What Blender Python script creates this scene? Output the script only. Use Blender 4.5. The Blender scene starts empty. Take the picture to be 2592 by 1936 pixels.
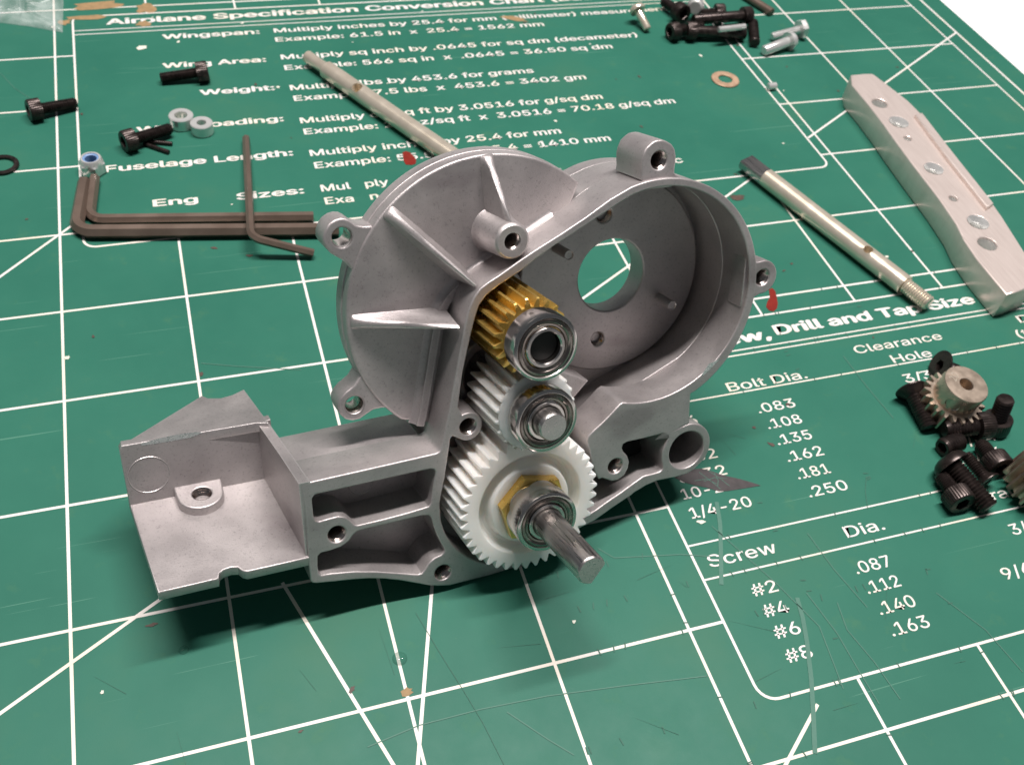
import bpy, bmesh, math, random
from mathutils import Vector, Matrix
R = math.radians
PI = math.pi
random.seed(7)
scene = bpy.context.scene
col = scene.collection
scene.unit_settings.system = 'IMPERIAL'
scene.unit_settings.scale_length = 0.0254          # one unit is one inch, the pitch of the cutting mat's grid

# ------------------------------------------------------------------ camera
cam_d = bpy.data.cameras.new('camera')
cam = bpy.data.objects.new('camera', cam_d)
col.objects.link(cam)
cam_d.sensor_fit = 'HORIZONTAL'
cam_d.sensor_width = 36.0
cam_d.lens = 36.0 * 2530.3 / 2592.0
cam_d.clip_start = 0.05
cam_d.clip_end = 500.0
right = Vector((0.94940765, -0.29569707, 0.10577503))
up = Vector((0.153327, 0.73038837, 0.66560022))
back = Vector((-0.27407289, -0.61570777, 0.73877465))
mw = Matrix((right, up, back)).transposed().to_4x4()
mw.translation = Vector((2.18681942, -3.66159587, 6.15480329))
cam.matrix_world = mw
cam_d.dof.use_dof = True
cam_d.dof.focus_distance = 6.1
cam_d.dof.aperture_fstop = 0.001 * cam_d.lens / (2 * 0.0125)
cam_d.dof.aperture_blades = 0
scene.camera = cam

# ------------------------------------------------------------------ light: a room with fluorescent tubes overhead
world = bpy.data.worlds.new('World')
scene.world = world
world.use_nodes = True
bg = world.node_tree.nodes['Background']
bg.inputs['Color'].default_value = (0.84, 0.92, 1.0, 1)
bg.inputs['Strength'].default_value = 0.10

def area(name, loc, target, sx, sy, watts, color):
    d = bpy.data.lights.new(name, 'AREA')
    d.shape = 'RECTANGLE'
    d.size, d.size_y = sx, sy
    d.energy = watts
    d.color = color
    o = bpy.data.objects.new(name, d)
    col.objects.link(o)
    o.location = loc
    z = (Vector(loc) - Vector(target)).normalized()
    x = Vector((1, 0, 0)); x = (x - z * x.dot(z)).normalized()
    y = z.cross(x)
    m = Matrix((x, y, z)).transposed().to_4x4(); m.translation = Vector(loc)
    o.matrix_world = m
    return o
area('tube_lamp', (8.0, 6.5, 44.0), (4, 0.5, 0), 32.0, 1.6, 36000.0, (1.0, 0.935, 0.91))
area('ceiling_fill', (-2.0, 26.0, 64.0), (4, 0.5, 0), 44.0, 30.0, 7000.0, (1.0, 0.92, 0.84))  # added fill for soft light and reflections, in place of a bright ceiling

scene.view_settings.view_transform = 'Standard'
scene.view_settings.look = 'None'
scene.view_settings.exposure = 0.0
scene.view_settings.gamma = 1.0
scene.cycles.use_denoising = True
scene.cycles.max_bounces = 8

# ------------------------------------------------------------------ materials
def new_mat(name):
    m = bpy.data.materials.new(name)
    m.use_nodes = True
    nt = m.node_tree
    return m, nt, nt.nodes['Principled BSDF']

def noise(nt, scale, detail=4.0, rough=0.55, coord='Object', stretch=None):
    tc = nt.nodes.new('ShaderNodeTexCoord')
    n = nt.nodes.new('ShaderNodeTexNoise')
    n.inputs['Scale'].default_value = scale
    n.inputs['Detail'].default_value = detail
    n.inputs['Roughness'].default_value = rough
    if stretch:
        mp = nt.nodes.new('ShaderNodeMapping')
        mp.inputs['Scale'].default_value = stretch[0]
        mp.inputs['Rotation'].default_value = stretch[1]
        nt.links.new(tc.outputs[coord], mp.inputs['Vector'])
        nt.links.new(mp.outputs['Vector'], n.inputs['Vector'])
    else:
        nt.links.new(tc.outputs[coord], n.inputs['Vector'])
    return n

def ramp(nt, src, stops):
    r = nt.nodes.new('ShaderNodeValToRGB')
    e = r.color_ramp.elements
    while len(e) < len(stops): e.new(0.5)
    for k, (p, c) in enumerate(stops):
        e[k].position = p
        e[k].color = (*c, 1) if len(c) == 3 else c
    nt.links.new(src, r.inputs['Fac'])
    return r

def bump(nt, bsdf, src, strength, dist=0.01):
    b = nt.nodes.new('ShaderNodeBump')
    b.inputs['Strength'].default_value = strength
    b.inputs['Distance'].default_value = dist
    nt.links.new(src, b.inputs['Height'])
    nt.links.new(b.outputs['Normal'], bsdf.inputs['Normal'])
    return b

def g(v): return (v, v, v)

def metal(name, c0, c1, scale=6.0, metallic=1.0, rough=(0.25, 0.4), bump_scale=0, bump_s=0.0, stretch=None):
    m, nt, b = new_mat(name)
    n = noise(nt, scale, 5.0, stretch=stretch)
    nt.links.new(ramp(nt, n.outputs['Fac'], [(0.3, c0), (0.7, c1)]).outputs['Color'], b.inputs['Base Color'])
    b.inputs['Metallic'].default_value = metallic
    rr = ramp(nt, n.outputs['Fac'], [(0.3, g(rough[0])), (0.7, g(rough[1]))])
    nt.links.new(rr.outputs['Color'], b.inputs['Roughness'])
    if bump_scale:
        n2 = noise(nt, bump_scale, 3.0, 0.7)
        bump(nt, b, n2.outputs['Fac'], bump_s, 0.004)
    return m

def cast_material(name, lo, hi, rough, metallic):
    m, nt, b = new_mat(name)
    n = noise(nt, 2.6, 6.0, 0.6)
    base = ramp(nt, n.outputs['Fac'], [(0.32, lo), (0.68, hi)])
    n3 = noise(nt, 55.0, 3.0, 0.75)
    sp = ramp(nt, n3.outputs['Fac'], [(0.30, g(0.45)), (0.44, g(1.0))])
    mx = nt.nodes.new('ShaderNodeMixRGB'); mx.blend_type = 'MULTIPLY'; mx.inputs['Fac'].default_value = 0.55
    nt.links.new(base.outputs['Color'], mx.inputs['Color1'])
    nt.links.new(sp.outputs['Color'], mx.inputs['Color2'])
    # smudges of grease left by fingers
    n4 = noise(nt, 1.3, 3.0, 0.5, stretch=((1.0, 2.2, 1.0), (0.3, 0.2, 0.8)))
    st = ramp(nt, n4.outputs['Fac'], [(0.60, g(1.0)), (0.72, (0.70, 0.67, 0.68))])
    mx2 = nt.nodes.new('ShaderNodeMixRGB'); mx2.blend_type = 'MULTIPLY'; mx2.inputs['Fac'].default_value = 0.7
    nt.links.new(mx.outputs['Color'], mx2.inputs['Color1'])
    nt.links.new(st.outputs['Color'], mx2.inputs['Color2'])
    nt.links.new(mx2.outputs['Color'], b.inputs['Base Color'])
    b.inputs['Metallic'].default_value = metallic
    rr = ramp(nt, n.outputs['Fac'], [(0.3, g(rough)), (0.7, g(rough + 0.12))])
    # corners burnished by tumbling, with edge highlights painted in as paler colour
    bv = nt.nodes.new('ShaderNodeBevel'); bv.samples = 4; bv.inputs['Radius'].default_value = 0.016
    gm = nt.nodes.new('ShaderNodeNewGeometry')
    dt = nt.nodes.new('ShaderNodeVectorMath'); dt.operation = 'DOT_PRODUCT'
    nt.links.new(bv.outputs['Normal'], dt.inputs[0]); nt.links.new(gm.outputs['Normal'], dt.inputs[1])
    ew = ramp(nt, dt.outputs['Value'], [(0.80, g(1.0)), (0.985, g(0.0))])
    mw_ = nt.nodes.new('ShaderNodeMixRGB'); nt.links.new(ew.outputs['Color'], mw_.inputs['Fac'])
    nt.links.new(mx2.outputs['Color'], mw_.inputs['Color1']); mw_.inputs['Color2'].default_value = (0.72, 0.69, 0.68, 1)
    nt.links.new(mw_.outputs['Color'], b.inputs['Base Color'])
    mr_ = nt.nodes.new('ShaderNodeMixRGB'); nt.links.new(ew.outputs['Color'], mr_.inputs['Fac'])
    nt.links.new(rr.outputs['Color'], mr_.inputs['Color1']); mr_.inputs['Color2'].default_value = (0.26, 0.26, 0.26, 1)
    nt.links.new(mr_.outputs['Color'], b.inputs['Roughness'])
    n2 = noise(nt, 110.0, 4.0, 0.7)
    bump(nt, b, n2.outputs['Fac'], 0.30, 0.008)
    return m

M = {}
M['cast'] = cast_material('cast_zinc', (0.40, 0.37, 0.37), (0.52, 0.485, 0.48), 0.38, 0.72)
M['bare'] = metal('bare_bright_metal', g(0.75), g(0.85), 30.0, 1.0, (0.2, 0.35), 80.0, 0.3)
M['steel'] = metal('polished_steel', (0.50, 0.47, 0.45), (0.62, 0.58, 0.55), 5.0, 1.0, (0.13, 0.22))
M['shield'] = metal('bearing_shield_steel', (0.20, 0.165, 0.15), (0.34, 0.30, 0.275), 12.0, 1.0, (0.16, 0.30))
M['ground'] = metal('ground_steel', (0.45, 0.43, 0.42), (0.58, 0.55, 0.53), 14.0, 1.0, (0.24, 0.40), stretch=((6, 6, 0.4), (0, 0, 0)))
M['plated'] = metal('nickel_plated_steel', (0.70, 0.62, 0.50), (0.80, 0.72, 0.60), 6.0, 0.62, (0.16, 0.26))
M['zinc'] = metal('zinc_plated_steel', (0.74, 0.74, 0.72), (0.86, 0.86, 0.84), 8.0, 0.6, (0.12, 0.26))
M['brass'] = metal('brass', (0.66, 0.43, 0.10), (0.78, 0.54, 0.17), 9.0, 0.8, (0.22, 0.36), 60.0, 0.08)
M['tin'] = metal('satin_nickel', (0.46, 0.37, 0.29), (0.56, 0.46, 0.37), 10.0, 0.8, (0.25, 0.38))
M['black_oxide'] = metal('black_oxide_steel', (0.026, 0.020, 0.019), (0.060, 0.046, 0.042), 14.0, 0.7, (0.24, 0.36))
M['key_steel'] = metal('brown_oxide_steel', (0.14, 0.102, 0.080), (0.19, 0.142, 0.114), 3.0, 0.45, (0.30, 0.42))
M['alu'] = metal('brushed_aluminium', (0.70, 0.60, 0.55), (0.80, 0.70, 0.65), 3.0, 0.55, (0.30, 0.38), stretch=((30, 1, 1), (0, 0, 0.95)))
M['copper'] = metal('copper_washer', (0.55, 0.36, 0.24), (0.64, 0.44, 0.30), 12.0, 0.6, (0.4, 0.5))
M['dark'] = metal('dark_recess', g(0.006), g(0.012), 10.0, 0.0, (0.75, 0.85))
M['hole'] = metal('tapped_hole_metal', (0.42, 0.36, 0.34), (0.55, 0.48, 0.45), 20.0, 1.0, (0.18, 0.26))

m, nt, b = new_mat('white_nylon')
n = noise(nt, 5.0, 4.0)
nt.links.new(ramp(nt, n.outputs['Fac'], [(0.3, (0.84, 0.805, 0.76)), (0.7, (0.90, 0.87, 0.83))]).outputs['Color'], b.inputs['Base Color'])
b.inputs['Roughness'].default_value = 0.42
b.inputs['Subsurface Weight'].default_value = 0.6
b.inputs['Subsurface Radius'].default_value = (0.16, 0.13, 0.11)
b.inputs['Subsurface Scale'].default_value = 1.0
M['nylon'] = m

m, nt, b = new_mat('blue_nylon')
n = noise(nt, 20.0)
nt.links.new(ramp(nt, n.outputs['Fac'], [(0.3, (0.12, 0.22, 0.42)), (0.7, (0.18, 0.30, 0.52))]).outputs['Color'], b.inputs['Base Color'])
b.inputs['Roughness'].default_value = 0.35
M['blue'] = m

# self-healing mat: dull green vinyl with blotches, specks and hairline cuts
m, nt, b = new_mat('green_vinyl')
n = noise(nt, 0.55, 5.0, 0.6)
base = ramp(nt, n.outputs['Fac'], [(0.30, (0.020, 0.118, 0.082)), (0.55, (0.026, 0.136, 0.094)), (0.75, (0.038, 0.140, 0.090))])
n2 = noise(nt, 3.5, 6.0, 0.65)
oli = ramp(nt, n2.outputs['Fac'], [(0.60, g(0.0)), (0.80, g(0.32))])
mx = nt.nodes.new('ShaderNodeMixRGB')
nt.links.new(oli.outputs['Color'], mx.inputs['Fac'])
nt.links.new(base.outputs['Color'], mx.inputs['Color1'])
mx.inputs['Color2'].default_value = (0.085, 0.185, 0.075, 1)
n3 = noise(nt, 26.0, 4.0, 0.7)
spk = ramp(nt, n3.outputs['Fac'], [(0.70, g(0.0)), (0.78, g(0.5))])
mx2 = nt.nodes.new('ShaderNodeMixRGB')
nt.links.new(spk.outputs['Color'], mx2.inputs['Fac'])
nt.links.new(mx.outputs['Color'], mx2.inputs['Color1'])
mx2.inputs['Color2'].default_value = (0.20, 0.22, 0.13, 1)
last = mx2
for ang, sc, lo in ((0.5, 7.0, 0.735), (1.15, 9.0, 0.745), (-0.35, 6.0, 0.74)):   # hairline cuts
    nn = noise(nt, sc, 2.0, 0.5, stretch=((0.07, 5.0, 1.0), (0, 0, ang)))
    cut = ramp(nt, nn.outputs['Fac'], [(lo, g(0.0)), (lo + 0.015, g(0.45))])
    mk = nt.nodes.new('ShaderNodeMixRGB')
    nt.links.new(cut.outputs['Color'], mk.inputs['Fac'])
    nt.links.new(last.outputs['Color'], mk.inputs['Color1'])
    mk.inputs['Color2'].default_value = (0.12, 0.27, 0.20, 1)
    last = mk
nt.links.new(last.outputs['Color'], b.inputs['Base Color'])
rr = ramp(nt, n2.outputs['Fac'], [(0.3, g(0.40)), (0.7, g(0.52))])
nt.links.new(rr.outputs['Color'], b.inputs['Roughness'])
b.inputs['Specular IOR Level'].default_value = 0.15
n4 = noise(nt, 90.0, 3.0, 0.7)
bump(nt, b, n4.outputs['Fac'], 0.10, 0.004)
M['mat'] = m

def ink(name, c, wear):
    m, nt, b = new_mat(name)
    n = noise(nt, 7.0, 6.0, 0.7)
    w = ramp(nt, n.outputs['Fac'], [(wear, g(0.0)), (wear + 0.06, g(0.75))])
    n2 = noise(nt, 1.4, 3.0)
    tint = ramp(nt, n2.outputs['Fac'], [(0.45, c), (0.75, (c[0], c[1] * 0.95, c[2] * 0.78))])
    mx = nt.nodes.new('ShaderNodeMixRGB')
    nt.links.new(w.outputs['Color'], mx.inputs['Fac'])
    nt.links.new(tint.outputs['Color'], mx.inputs['Color1'])
    mx.inputs['Color2'].default_value = (0.05, 0.20, 0.14, 1)
    nt.links.new(mx.outputs['Color'], b.inputs['Base Color'])
    b.inputs['Roughness'].default_value = 0.5
    return m
M['ink'] = ink('white_ink', (0.68, 0.65, 0.625), 0.70)
M['thin_ink'] = ink('pale_ink', (0.60, 0.62, 0.56), 0.66)

def flat(name, c0, c1, rough, scale=9.0, spec=0.5):
    m, nt, b = new_mat(name)
    n = noise(nt, scale, 5.0, 0.65)
    nt.links.new(ramp(nt, n.outputs['Fac'], [(0.3, c0), (0.7, c1)]).outputs['Color'], b.inputs['Base Color'])
    b.inputs['Roughness'].default_value = rough
    b.inputs['Specular IOR Level'].default_value = spec
    return m
M['table'] = flat('white_laminate', g(0.80), g(0.86), 0.5, 1.0)
M['red'] = flat('red_paint', (0.14, 0.012, 0.008), (0.22, 0.02, 0.012), 0.3)
M['tape'] = flat('dark_tape_residue', (0.016, 0.013, 0.014), (0.045, 0.036, 0.038), 0.6, 14.0)
M['scar'] = flat('pale_scratch', (0.036, 0.140, 0.100), (0.050, 0.152, 0.112), 0.6, 20.0)
M['deep_cut'] = flat('dark_cut', (0.022, 0.095, 0.065), (0.03, 0.12, 0.085), 0.7, 20.0)
M['rust'] = flat('rusty_smear', (0.22, 0.15, 0.07), (0.33, 0.21, 0.10), 0.7, 16.0)
M['fleck'] = flat('pale_fleck', (0.55, 0.57, 0.48), (0.70, 0.68, 0.60), 0.6, 20.0)
M['brown'] = flat('brown_fleck', (0.05, 0.03, 0.022), (0.08, 0.05, 0.035), 0.6, 20.0)
m, nt, b = new_mat('water')
b.inputs['Base Color'].default_value = (0.05, 0.2, 0.14, 1)
b.inputs['Alpha'].default_value = 0.35
b.inputs['Roughness'].default_value = 0.03
M['water'] = m
m, nt, b = new_mat('clear_plastic')
n = noise(nt, 8.0, 4.0)
nt.links.new(ramp(nt, n.outputs['Fac'], [(0.3, g(0.16)), (0.7, g(0.34))]).outputs['Color'], b.inputs['Alpha'])
b.inputs['Base Color'].default_value = (0.80, 0.86, 0.84, 1)
b.inputs['Roughness'].default_value = 0.18
M['bag'] = m

# ------------------------------------------------------------------ mesh helpers
def finish(me, mat, angle=32.0, flat_axis=None):
    me.materials.append(mat)
    me.polygons.foreach_set('use_smooth', [True] * len(me.polygons))
    if flat_axis is not None:
        ax = Vector(flat_axis)
        for p in me.polygons:
            if abs(p.normal.dot(ax)) > 0.9995: p.use_smooth = False
    me.set_sharp_from_angle(angle=R(angle))
    me.update()

def link(name, me, parent=None):
    o = bpy.data.objects.new(name, me)
    col.objects.link(o)
    if parent is not None: o.parent = parent
    return o

def mk(name, verts, faces, mat, parent=None, angle=32.0):
    me = bpy.data.meshes.new(name)
    me.from_pydata([tuple(v) for v in verts], [], faces)
    bm = bmesh.new(); bm.from_mesh(me)
    bmesh.ops.recalc_face_normals(bm, faces=bm.faces)
    bm.to_mesh(me); bm.free()
    finish(me, mat, angle)
    return link(name, me, parent)

def loops(rings, closed=False, cap0=False, cap1=False):
    """verts and faces that bridge rings of equal length"""
    n = len(rings[0])
    vs = [p for r in rings for p in r]
    fs = []
    m_ = len(rings)
    for k in range(m_ if closed else m_ - 1):
        a, b_ = k * n, ((k + 1) % m_) * n
        for i in range(n):
            j = (i + 1) % n
            fs.append((a + i, a + j, b_ + j, b_ + i))
    if cap0: fs.append(tuple(range(n))[::-1])
    if cap1: fs.append(tuple((m_ - 1) * n + i for i in range(n)))
    return vs, fs

def circ(r, z, n=48, c=(0, 0), ph=0.0):
    return [(c[0] + r * math.cos(ph + 2 * PI * i / n), c[1] + r * math.sin(ph + 2 * PI * i / n), z) for i in range(n)]

def lathe(name, prof, mat, parent=None, c=(0, 0), n=56, cap0=False, cap1=False, closed=False, angle=32.0):
    v, f_ = loops([circ(r, z, n, c) for r, z in prof], closed, cap0, cap1)
    return mk(name, v, f_, mat, parent, angle)

def ccw(p, want=True):
    a = sum(p[i][0] * p[(i + 1) % len(p)][1] - p[(i + 1) % len(p)][0] * p[i][1] for i in range(len(p)))
    return list(p) if (a > 0) == want else list(p)[::-1]

def plate_mesh(outer, holes, w0, w1, bev, res=2):
    cu = bpy.data.curves.new('tmp', 'CURVE')
    cu.dimensions = '2D'
    cu.fill_mode = 'BOTH'
    for k, pts in enumerate([outer] + list(holes)):
        pts = ccw(pts, k == 0)
        s = cu.splines.new('POLY')
        s.points.add(len(pts) - 1)
        for q, p in zip(s.points, pts): q.co = (p[0], p[1], 0, 1)
        s.use_cyclic_u = True
    cu.bevel_depth = bev
    cu.bevel_resolution = res
    cu.offset = -bev
    cu.extrude = max((w1 - w0) / 2 - bev, 1e-4)
    t = bpy.data.objects.new('tmp', cu)
    col.objects.link(t)
    dg = bpy.context.evaluated_depsgraph_get()
    me = bpy.data.meshes.new_from_object(t.evaluated_get(dg))
    bpy.data.objects.remove(t)
    bpy.data.curves.remove(cu)
    me.transform(Matrix.Translation((0, 0, (w0 + w1) / 2)))
    return me

def plate(name, outer, holes, w0, w1, mat, parent=None, bev=0.012, off=(0, 0, 0), frame=None, angle=40.0, clip=None, res=2):
    me = plate_mesh(outer, holes, w0, w1, bev, res)
    me.materials.clear()
    finish(me, mat, angle, (0, 0, 1))
    if frame is not None: me.transform(frame)
    if clip: clip(me)
    me.name = name
    return link(name, me, parent)

def arc(c, r, a0, a1, n):
    return [(c[0] + r * math.cos(R(a0 + (a1 - a0) * i / n)), c[1] + r * math.sin(R(a0 + (a1 - a0) * i / n))) for i in range(n + 1)]

def circle2(c, r, n=40): return arc(c, r, 0, 360 - 360 / n, n - 1)

def smooth2(p, it=1, keep=()):
    """corner-cutting of an outline"""
    for _ in range(it):
        q = []
        for i in range(len(p)):
            a, b_ = p[i], p[(i + 1) % len(p)]
            q.append((0.75 * a[0] + 0.25 * b_[0], 0.75 * a[1] + 0.25 * b_[1]))
            q.append((0.25 * a[0] + 0.75 * b_[0], 0.25 * a[1] + 0.75 * b_[1]))
        p = q
    return p

def tag(o, label=None, cat=None, group=None, kind=None):
    if label: o['label'] = label
    if cat: o['category'] = cat
    if group: o['group'] = group
    if kind: o['kind'] = kind
    return o

def empty(name, label, cat, loc=(0, 0, 0), rot=None, group=None):
    o = bpy.data.objects.new(name, None)
    col.objects.link(o)
    o.empty_display_size = 0.1
    if rot is not None:
        m4 = rot.to_4x4(); m4.translation = Vector(loc); o.matrix_world = m4
    else:
        o.location = loc
    return tag(o, label, cat, group)

def frame_z(direction, hint=(0, 0, 1)):
    """rotation whose +z runs along direction"""
    z = Vector(direction).normalized()
    h = Vector(hint)
    if abs(z.dot(h)) > 0.98: h = Vector((0, 1, 0))
    x = h.cross(z).normalized()
    y = z.cross(x)
    return Matrix((x, y, z)).transposed()

# ------------------------------------------------------------------ table and cutting mat
def sheet(name, pts, z, mat, parent=None):
    me = bpy.data.meshes.new(name)
    me.from_pydata([(p[0], p[1], z) for p in pts], [], [tuple(range(len(pts)))])
    me.materials.append(mat)
    if me.polygons[0].normal.z < 0: me.flip_normals()
    return link(name, me, parent)

table = plate('tabletop', [(-60, -40), (60, -40), (60, 60), (-60, 60)], [], -1.12, -0.12, M['table'], None, 0.02)
tag(table, kind='structure')
mat_x0, mat_x1, mat_y0, mat_y1 = -11.45, 12.56, -7.4, 10.5
cmat = plate('cutting_mat', smooth2([(mat_x0, mat_y0), (mat_x1, mat_y0), (mat_x1, mat_y1), (mat_x0, mat_y1)], 0), [], -0.1195, 0.0, M['mat'], None, 0.012)
tag(cmat, 'worn green self-healing cutting mat printed with a white inch grid and tables', 'cutting mat')

class Strips:
    def __init__(self): self.v = []; self.f = []
    def seg(self, a, b_, w, z=0.0012, w2=None):
        a, b_ = Vector(a), Vector(b_)
        d = (b_ - a).normalized(); n_ = Vector((-d.y, d.x))
        w2 = w if w2 is None else w2
        k = len(self.v)
        for p, ww in ((a - n_ * w / 2, 0), (a + n_ * w / 2, 0), (b_ + n_ * w2 / 2, 0), (b_ - n_ * w2 / 2, 0)):
            self.v.append((p.x, p.y, z))
        self.f.append((k + 3, k + 2, k + 1, k) if (b_ - a).cross(n_) < 0 else (k, k + 3, k + 2, k + 1))
    def poly(self, pts, w, z=0.0012, closed=False):
        n_ = len(pts)
        base = len(self.v)
        for i in range(n_):
            p = Vector(pts[i])
            pa = Vector(pts[(i - 1) % n_]) if (closed or i) else None
            pb = Vector(pts[(i + 1) % n_]) if (closed or i < n_ - 1) else None
            d = ((pb if pb is not None else p) - (pa if pa is not None else p)).normalized()
            nn = Vector((-d.y, d.x)) * w / 2
            self.v.append((p.x + nn.x, p.y + nn.y, z)); self.v.append((p.x - nn.x, p.y - nn.y, z))
        for i in range(n_ if closed else n_ - 1):
            a = base + 2 * i; c = base + 2 * ((i + 1) % n_)
            self.f.append((a, a + 1, c + 1, c))
    def build(self, name, mat, parent):
        me = bpy.data.meshes.new(name)
        me.from_pydata(self.v, [], self.f)
        me.materials.append(mat)
        for p in me.polygons:
            if p.normal.z < 0: p.flip()
        return tag(link(name, me, parent), kind='stuff')

C1 = (1.195, 3.785, 8.865, 7.83)       # aircraft chart: x0, y0, x1, y1
C2 = (5.268, -1.615, 12.24, 1.783)     # screw chart
def cut(lo, hi, holes):
    out = [(lo, hi)]
    for a, b_ in holes:
        nx = []
        for p, q in out:
            if b_ <= p or a >= q: nx.append((p, q)); continue
            if a > p: nx.append((p, a))
            if b_ < q: nx.append((b_, q))
        out = nx
    return out
GW = 0.022
S1 = Strips()
for x in range(-11, 13):
    hs = []
    if C1[0] < x < C1[2]: hs.append((C1[1], C1[3]))
    if C2[0] < x < C2[2]: hs.append((C2[1], C2[3]))
    for p, q in cut(-7.0, 10.0, hs): S1.seg((x, p), (x, q), GW)
for y in range(-7, 11):
    hs = []
    if C1[1] < y < C1[3]: hs.append((C1[0], C1[2]))
    if C2[1] < y < C2[3]: hs.append((C2[0], C2[2]))
    for p, q in cut(-11.0, 12.0, hs): S1.seg((p, y), (q, y), GW, 0.0010)
S1.build('grid_lines', M['ink'], cmat)
S2 = Strips()
S2.seg((-11.24, -7.2), (-11.24, 10.2), 0.03); S2.seg((12.24, -7.2), (12.24, 10.2), 0.03)
S2.build('border_line', M['ink'], cmat)
S3 = Strips()
def rounded(x0, y0, x1, y1, r):
    p = []
    for cx, cy, a in ((x1 - r, y1 - r, 0), (x0 + r, y1 - r, 90), (x0 + r, y0 + r, 180), (x1 - r, y0 + r, 270)):
        p += arc((cx, cy), r, a, a + 90, 6)
    return p
S3.poly(rounded(*C1, 0.11), 0.022, 0.0016, True)
S3.poly(rounded(*C2, 0.13), 0.020, 0.0016, True)
for y in (7.52, 7.435): S3.seg((C1[0], y), (C1[2], y), 0.014, 0.0014)
for y in (1.418, 1.362): S3.seg((C2[0], y), (C2[2], y), 0.014, 0.0014)
for y in (0.955, -0.366, -0.660): S3.seg((C2[0], y), (C2[2], y), 0.014, 0.0014)
S3.build('chart_frame', M['ink'], cmat)
S4 = Strips()
def clipline(a, b_, n_=160):
    """angle lines run over the grid but stop at the charts"""
    a, b_ = Vector(a), Vector(b_); run = None
    for i in range(n_ + 1):
        p = a + (b_ - a) * i / n_
        inside = (C1[0] < p.x < C1[2] and C1[1] < p.y < C1[3]) or (C2[0] < p.x < C2[2] and C2[1] < p.y < C2[3])
        if not inside and run is None: run = p
        if (inside or i == n_) and run is not None:
            S4.seg(run, p, 0.024, 0.0018); run = None
t30 = math.tan(R(30))
clipline((-4, 6.258 - 16.242 * t30), (8.70, 6.258 - 3.542 * t30)); clipline((8.82, 6.258 - 3.42 * t30), (12.242, 6.258))
clipline((2.36, 0.03), (4.30, -6.0)); clipline((3.43, 0.0), (1.45, -6.0))
clipline((1.13, 4.14), (-6, -2.99)); clipline((5.63, -1.72), (-0.3, -6.2))
S4.build('angle_line', M['ink'], cmat)

def sans():
    import os
    for f_ in ('Inter.woff2',):
        try: return bpy.data.fonts.load(os.path.join(bpy.utils.system_resource('DATAFILES'), 'fonts', f_))
        except Exception: pass
    return None
FONT = sans()            # Blender's own grotesque; its built-in face if that is missing
# printed words: every row is its own flat sheet of letters
def words(s, a, b_, cap, bold=0.0, name='printed_text', mat='ink'):
    cu = bpy.data.curves.new('tmp', 'FONT')
    cu.body = s
    cu.size = 1.0
    if FONT: cu.font = FONT
    cu.resolution_u = 3
    t = bpy.data.objects.new('tmp', cu)
    col.objects.link(t)
    dg = bpy.context.evaluated_depsgraph_get()
    me = bpy.data.meshes.new_from_object(t.evaluated_get(dg))
    bpy.data.objects.remove(t)
    xs = [v.co.x for v in me.vertices]
    x0, x1 = min(xs), max(xs)
    a, b_ = Vector(a), Vector(b_)
    sx = (b_ - a).length / (x1 - x0)
    sy = cap / 0.73
    ang = math.atan2(b_.y - a.y, b_.x - a.x)
    if abs(ang) < 0.09: ang = 0.0
    y = (a.y + b_.y) / 2
    vs, fs = [], []
    for k, (dx, dy) in enumerate(((0, 0), (-1, 0), (1, 0), (0, 0.7), (0, -0.7))):      # stroke weight: the same letters struck again a hair aside
        o_ = len(vs)
        vs += [(a.x + (v.co.x - x0 + dx * bold) * sx, y + (v.co.y + dy * bold) * sy, 0.0022 + 0.00012 * k) for v in me.vertices]
        fs += [tuple(o_ + i for i in p.vertices) for p in me.polygons]
    me = bpy.data.meshes.new(name); me.from_pydata(vs, [], fs)
    me.materials.append(M[mat])
    o = link(name, me, cmat)
    o['kind'] = 'stuff'
    return o
words('Airplane Specification Conversion Chart (Bas', (1.5561, 7.6201, 0.0), (7.4869, 7.6235, 0.0), 0.17, 0.03, 'printed_heading')
words('Wingspan:', (2.1354, 7.243, 0.0), (3.1973, 7.2334, 0.0), 0.135, 0.026, 'printed_text')
words('Wing Area:', (2.0897, 6.652, 0.0), (3.1861, 6.6194, 0.0), 0.135, 0.026, 'printed_text')
words('Weight:', (2.4264, 6.0641, 0.0), (3.1955, 6.0585, 0.0), 0.135, 0.026, 'printed_text')
words('Wing Loading:', (1.7505, 5.5004, 0.0), (3.199, 5.4394, -0.0), 0.135, 0.026, 'printed_text')
words('Fuselage Length:', (1.422, 4.8788, 0.0), (3.2001, 4.8486, 0.0), 0.14, 0.026, 'printed_text')
words('Eng', (1.8231, 4.2686, 0.0), (2.215, 4.2659, 0.0), 0.14, 0.026, 'printed_text')
words('Sizes:', (2.5832, 4.2504, 0.0), (3.206, 4.2304, 0.0), 0.14, 0.026, 'printed_text')
words('Multiply inches by 25.4 for mm (millimeter) measurements', (3.3712, 7.2482, -0.0), (8.4822, 7.2357, 0.0), 0.128, 0.016, 'printed_text')
words('Example: 61.5 in  x  25.4 = 1562 mm', (3.3594, 7.0472, 0.0), (6.6261, 7.0366, 0.0), 0.128, 0.016, 'printed_text')
words('Multiply sq inch by .0645 for sq dm (decameter)', (3.3649, 6.6714, 0.0), (7.7317, 6.6473, 0.0), 0.135, 0.016, 'printed_text')
words('Example: 566 sq in  x  .0645 = 36.50 sq dm', (3.37, 6.448, 0.0), (7.3104, 6.426, 0.0), 0.135, 0.016, 'printed_text')
words('Multiply lbs by 453.6 for grams', (3.3679, 6.0496, 0.0), (6.1604, 6.0119, 0.0), 0.138, 0.016, 'printed_text')
words('Example: 7.5 lbs  x  453.6 = 3402 gm', (3.3739, 5.8485, 0.0), (6.7363, 5.7942, 0.0), 0.138, 0.016, 'printed_text')
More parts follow.
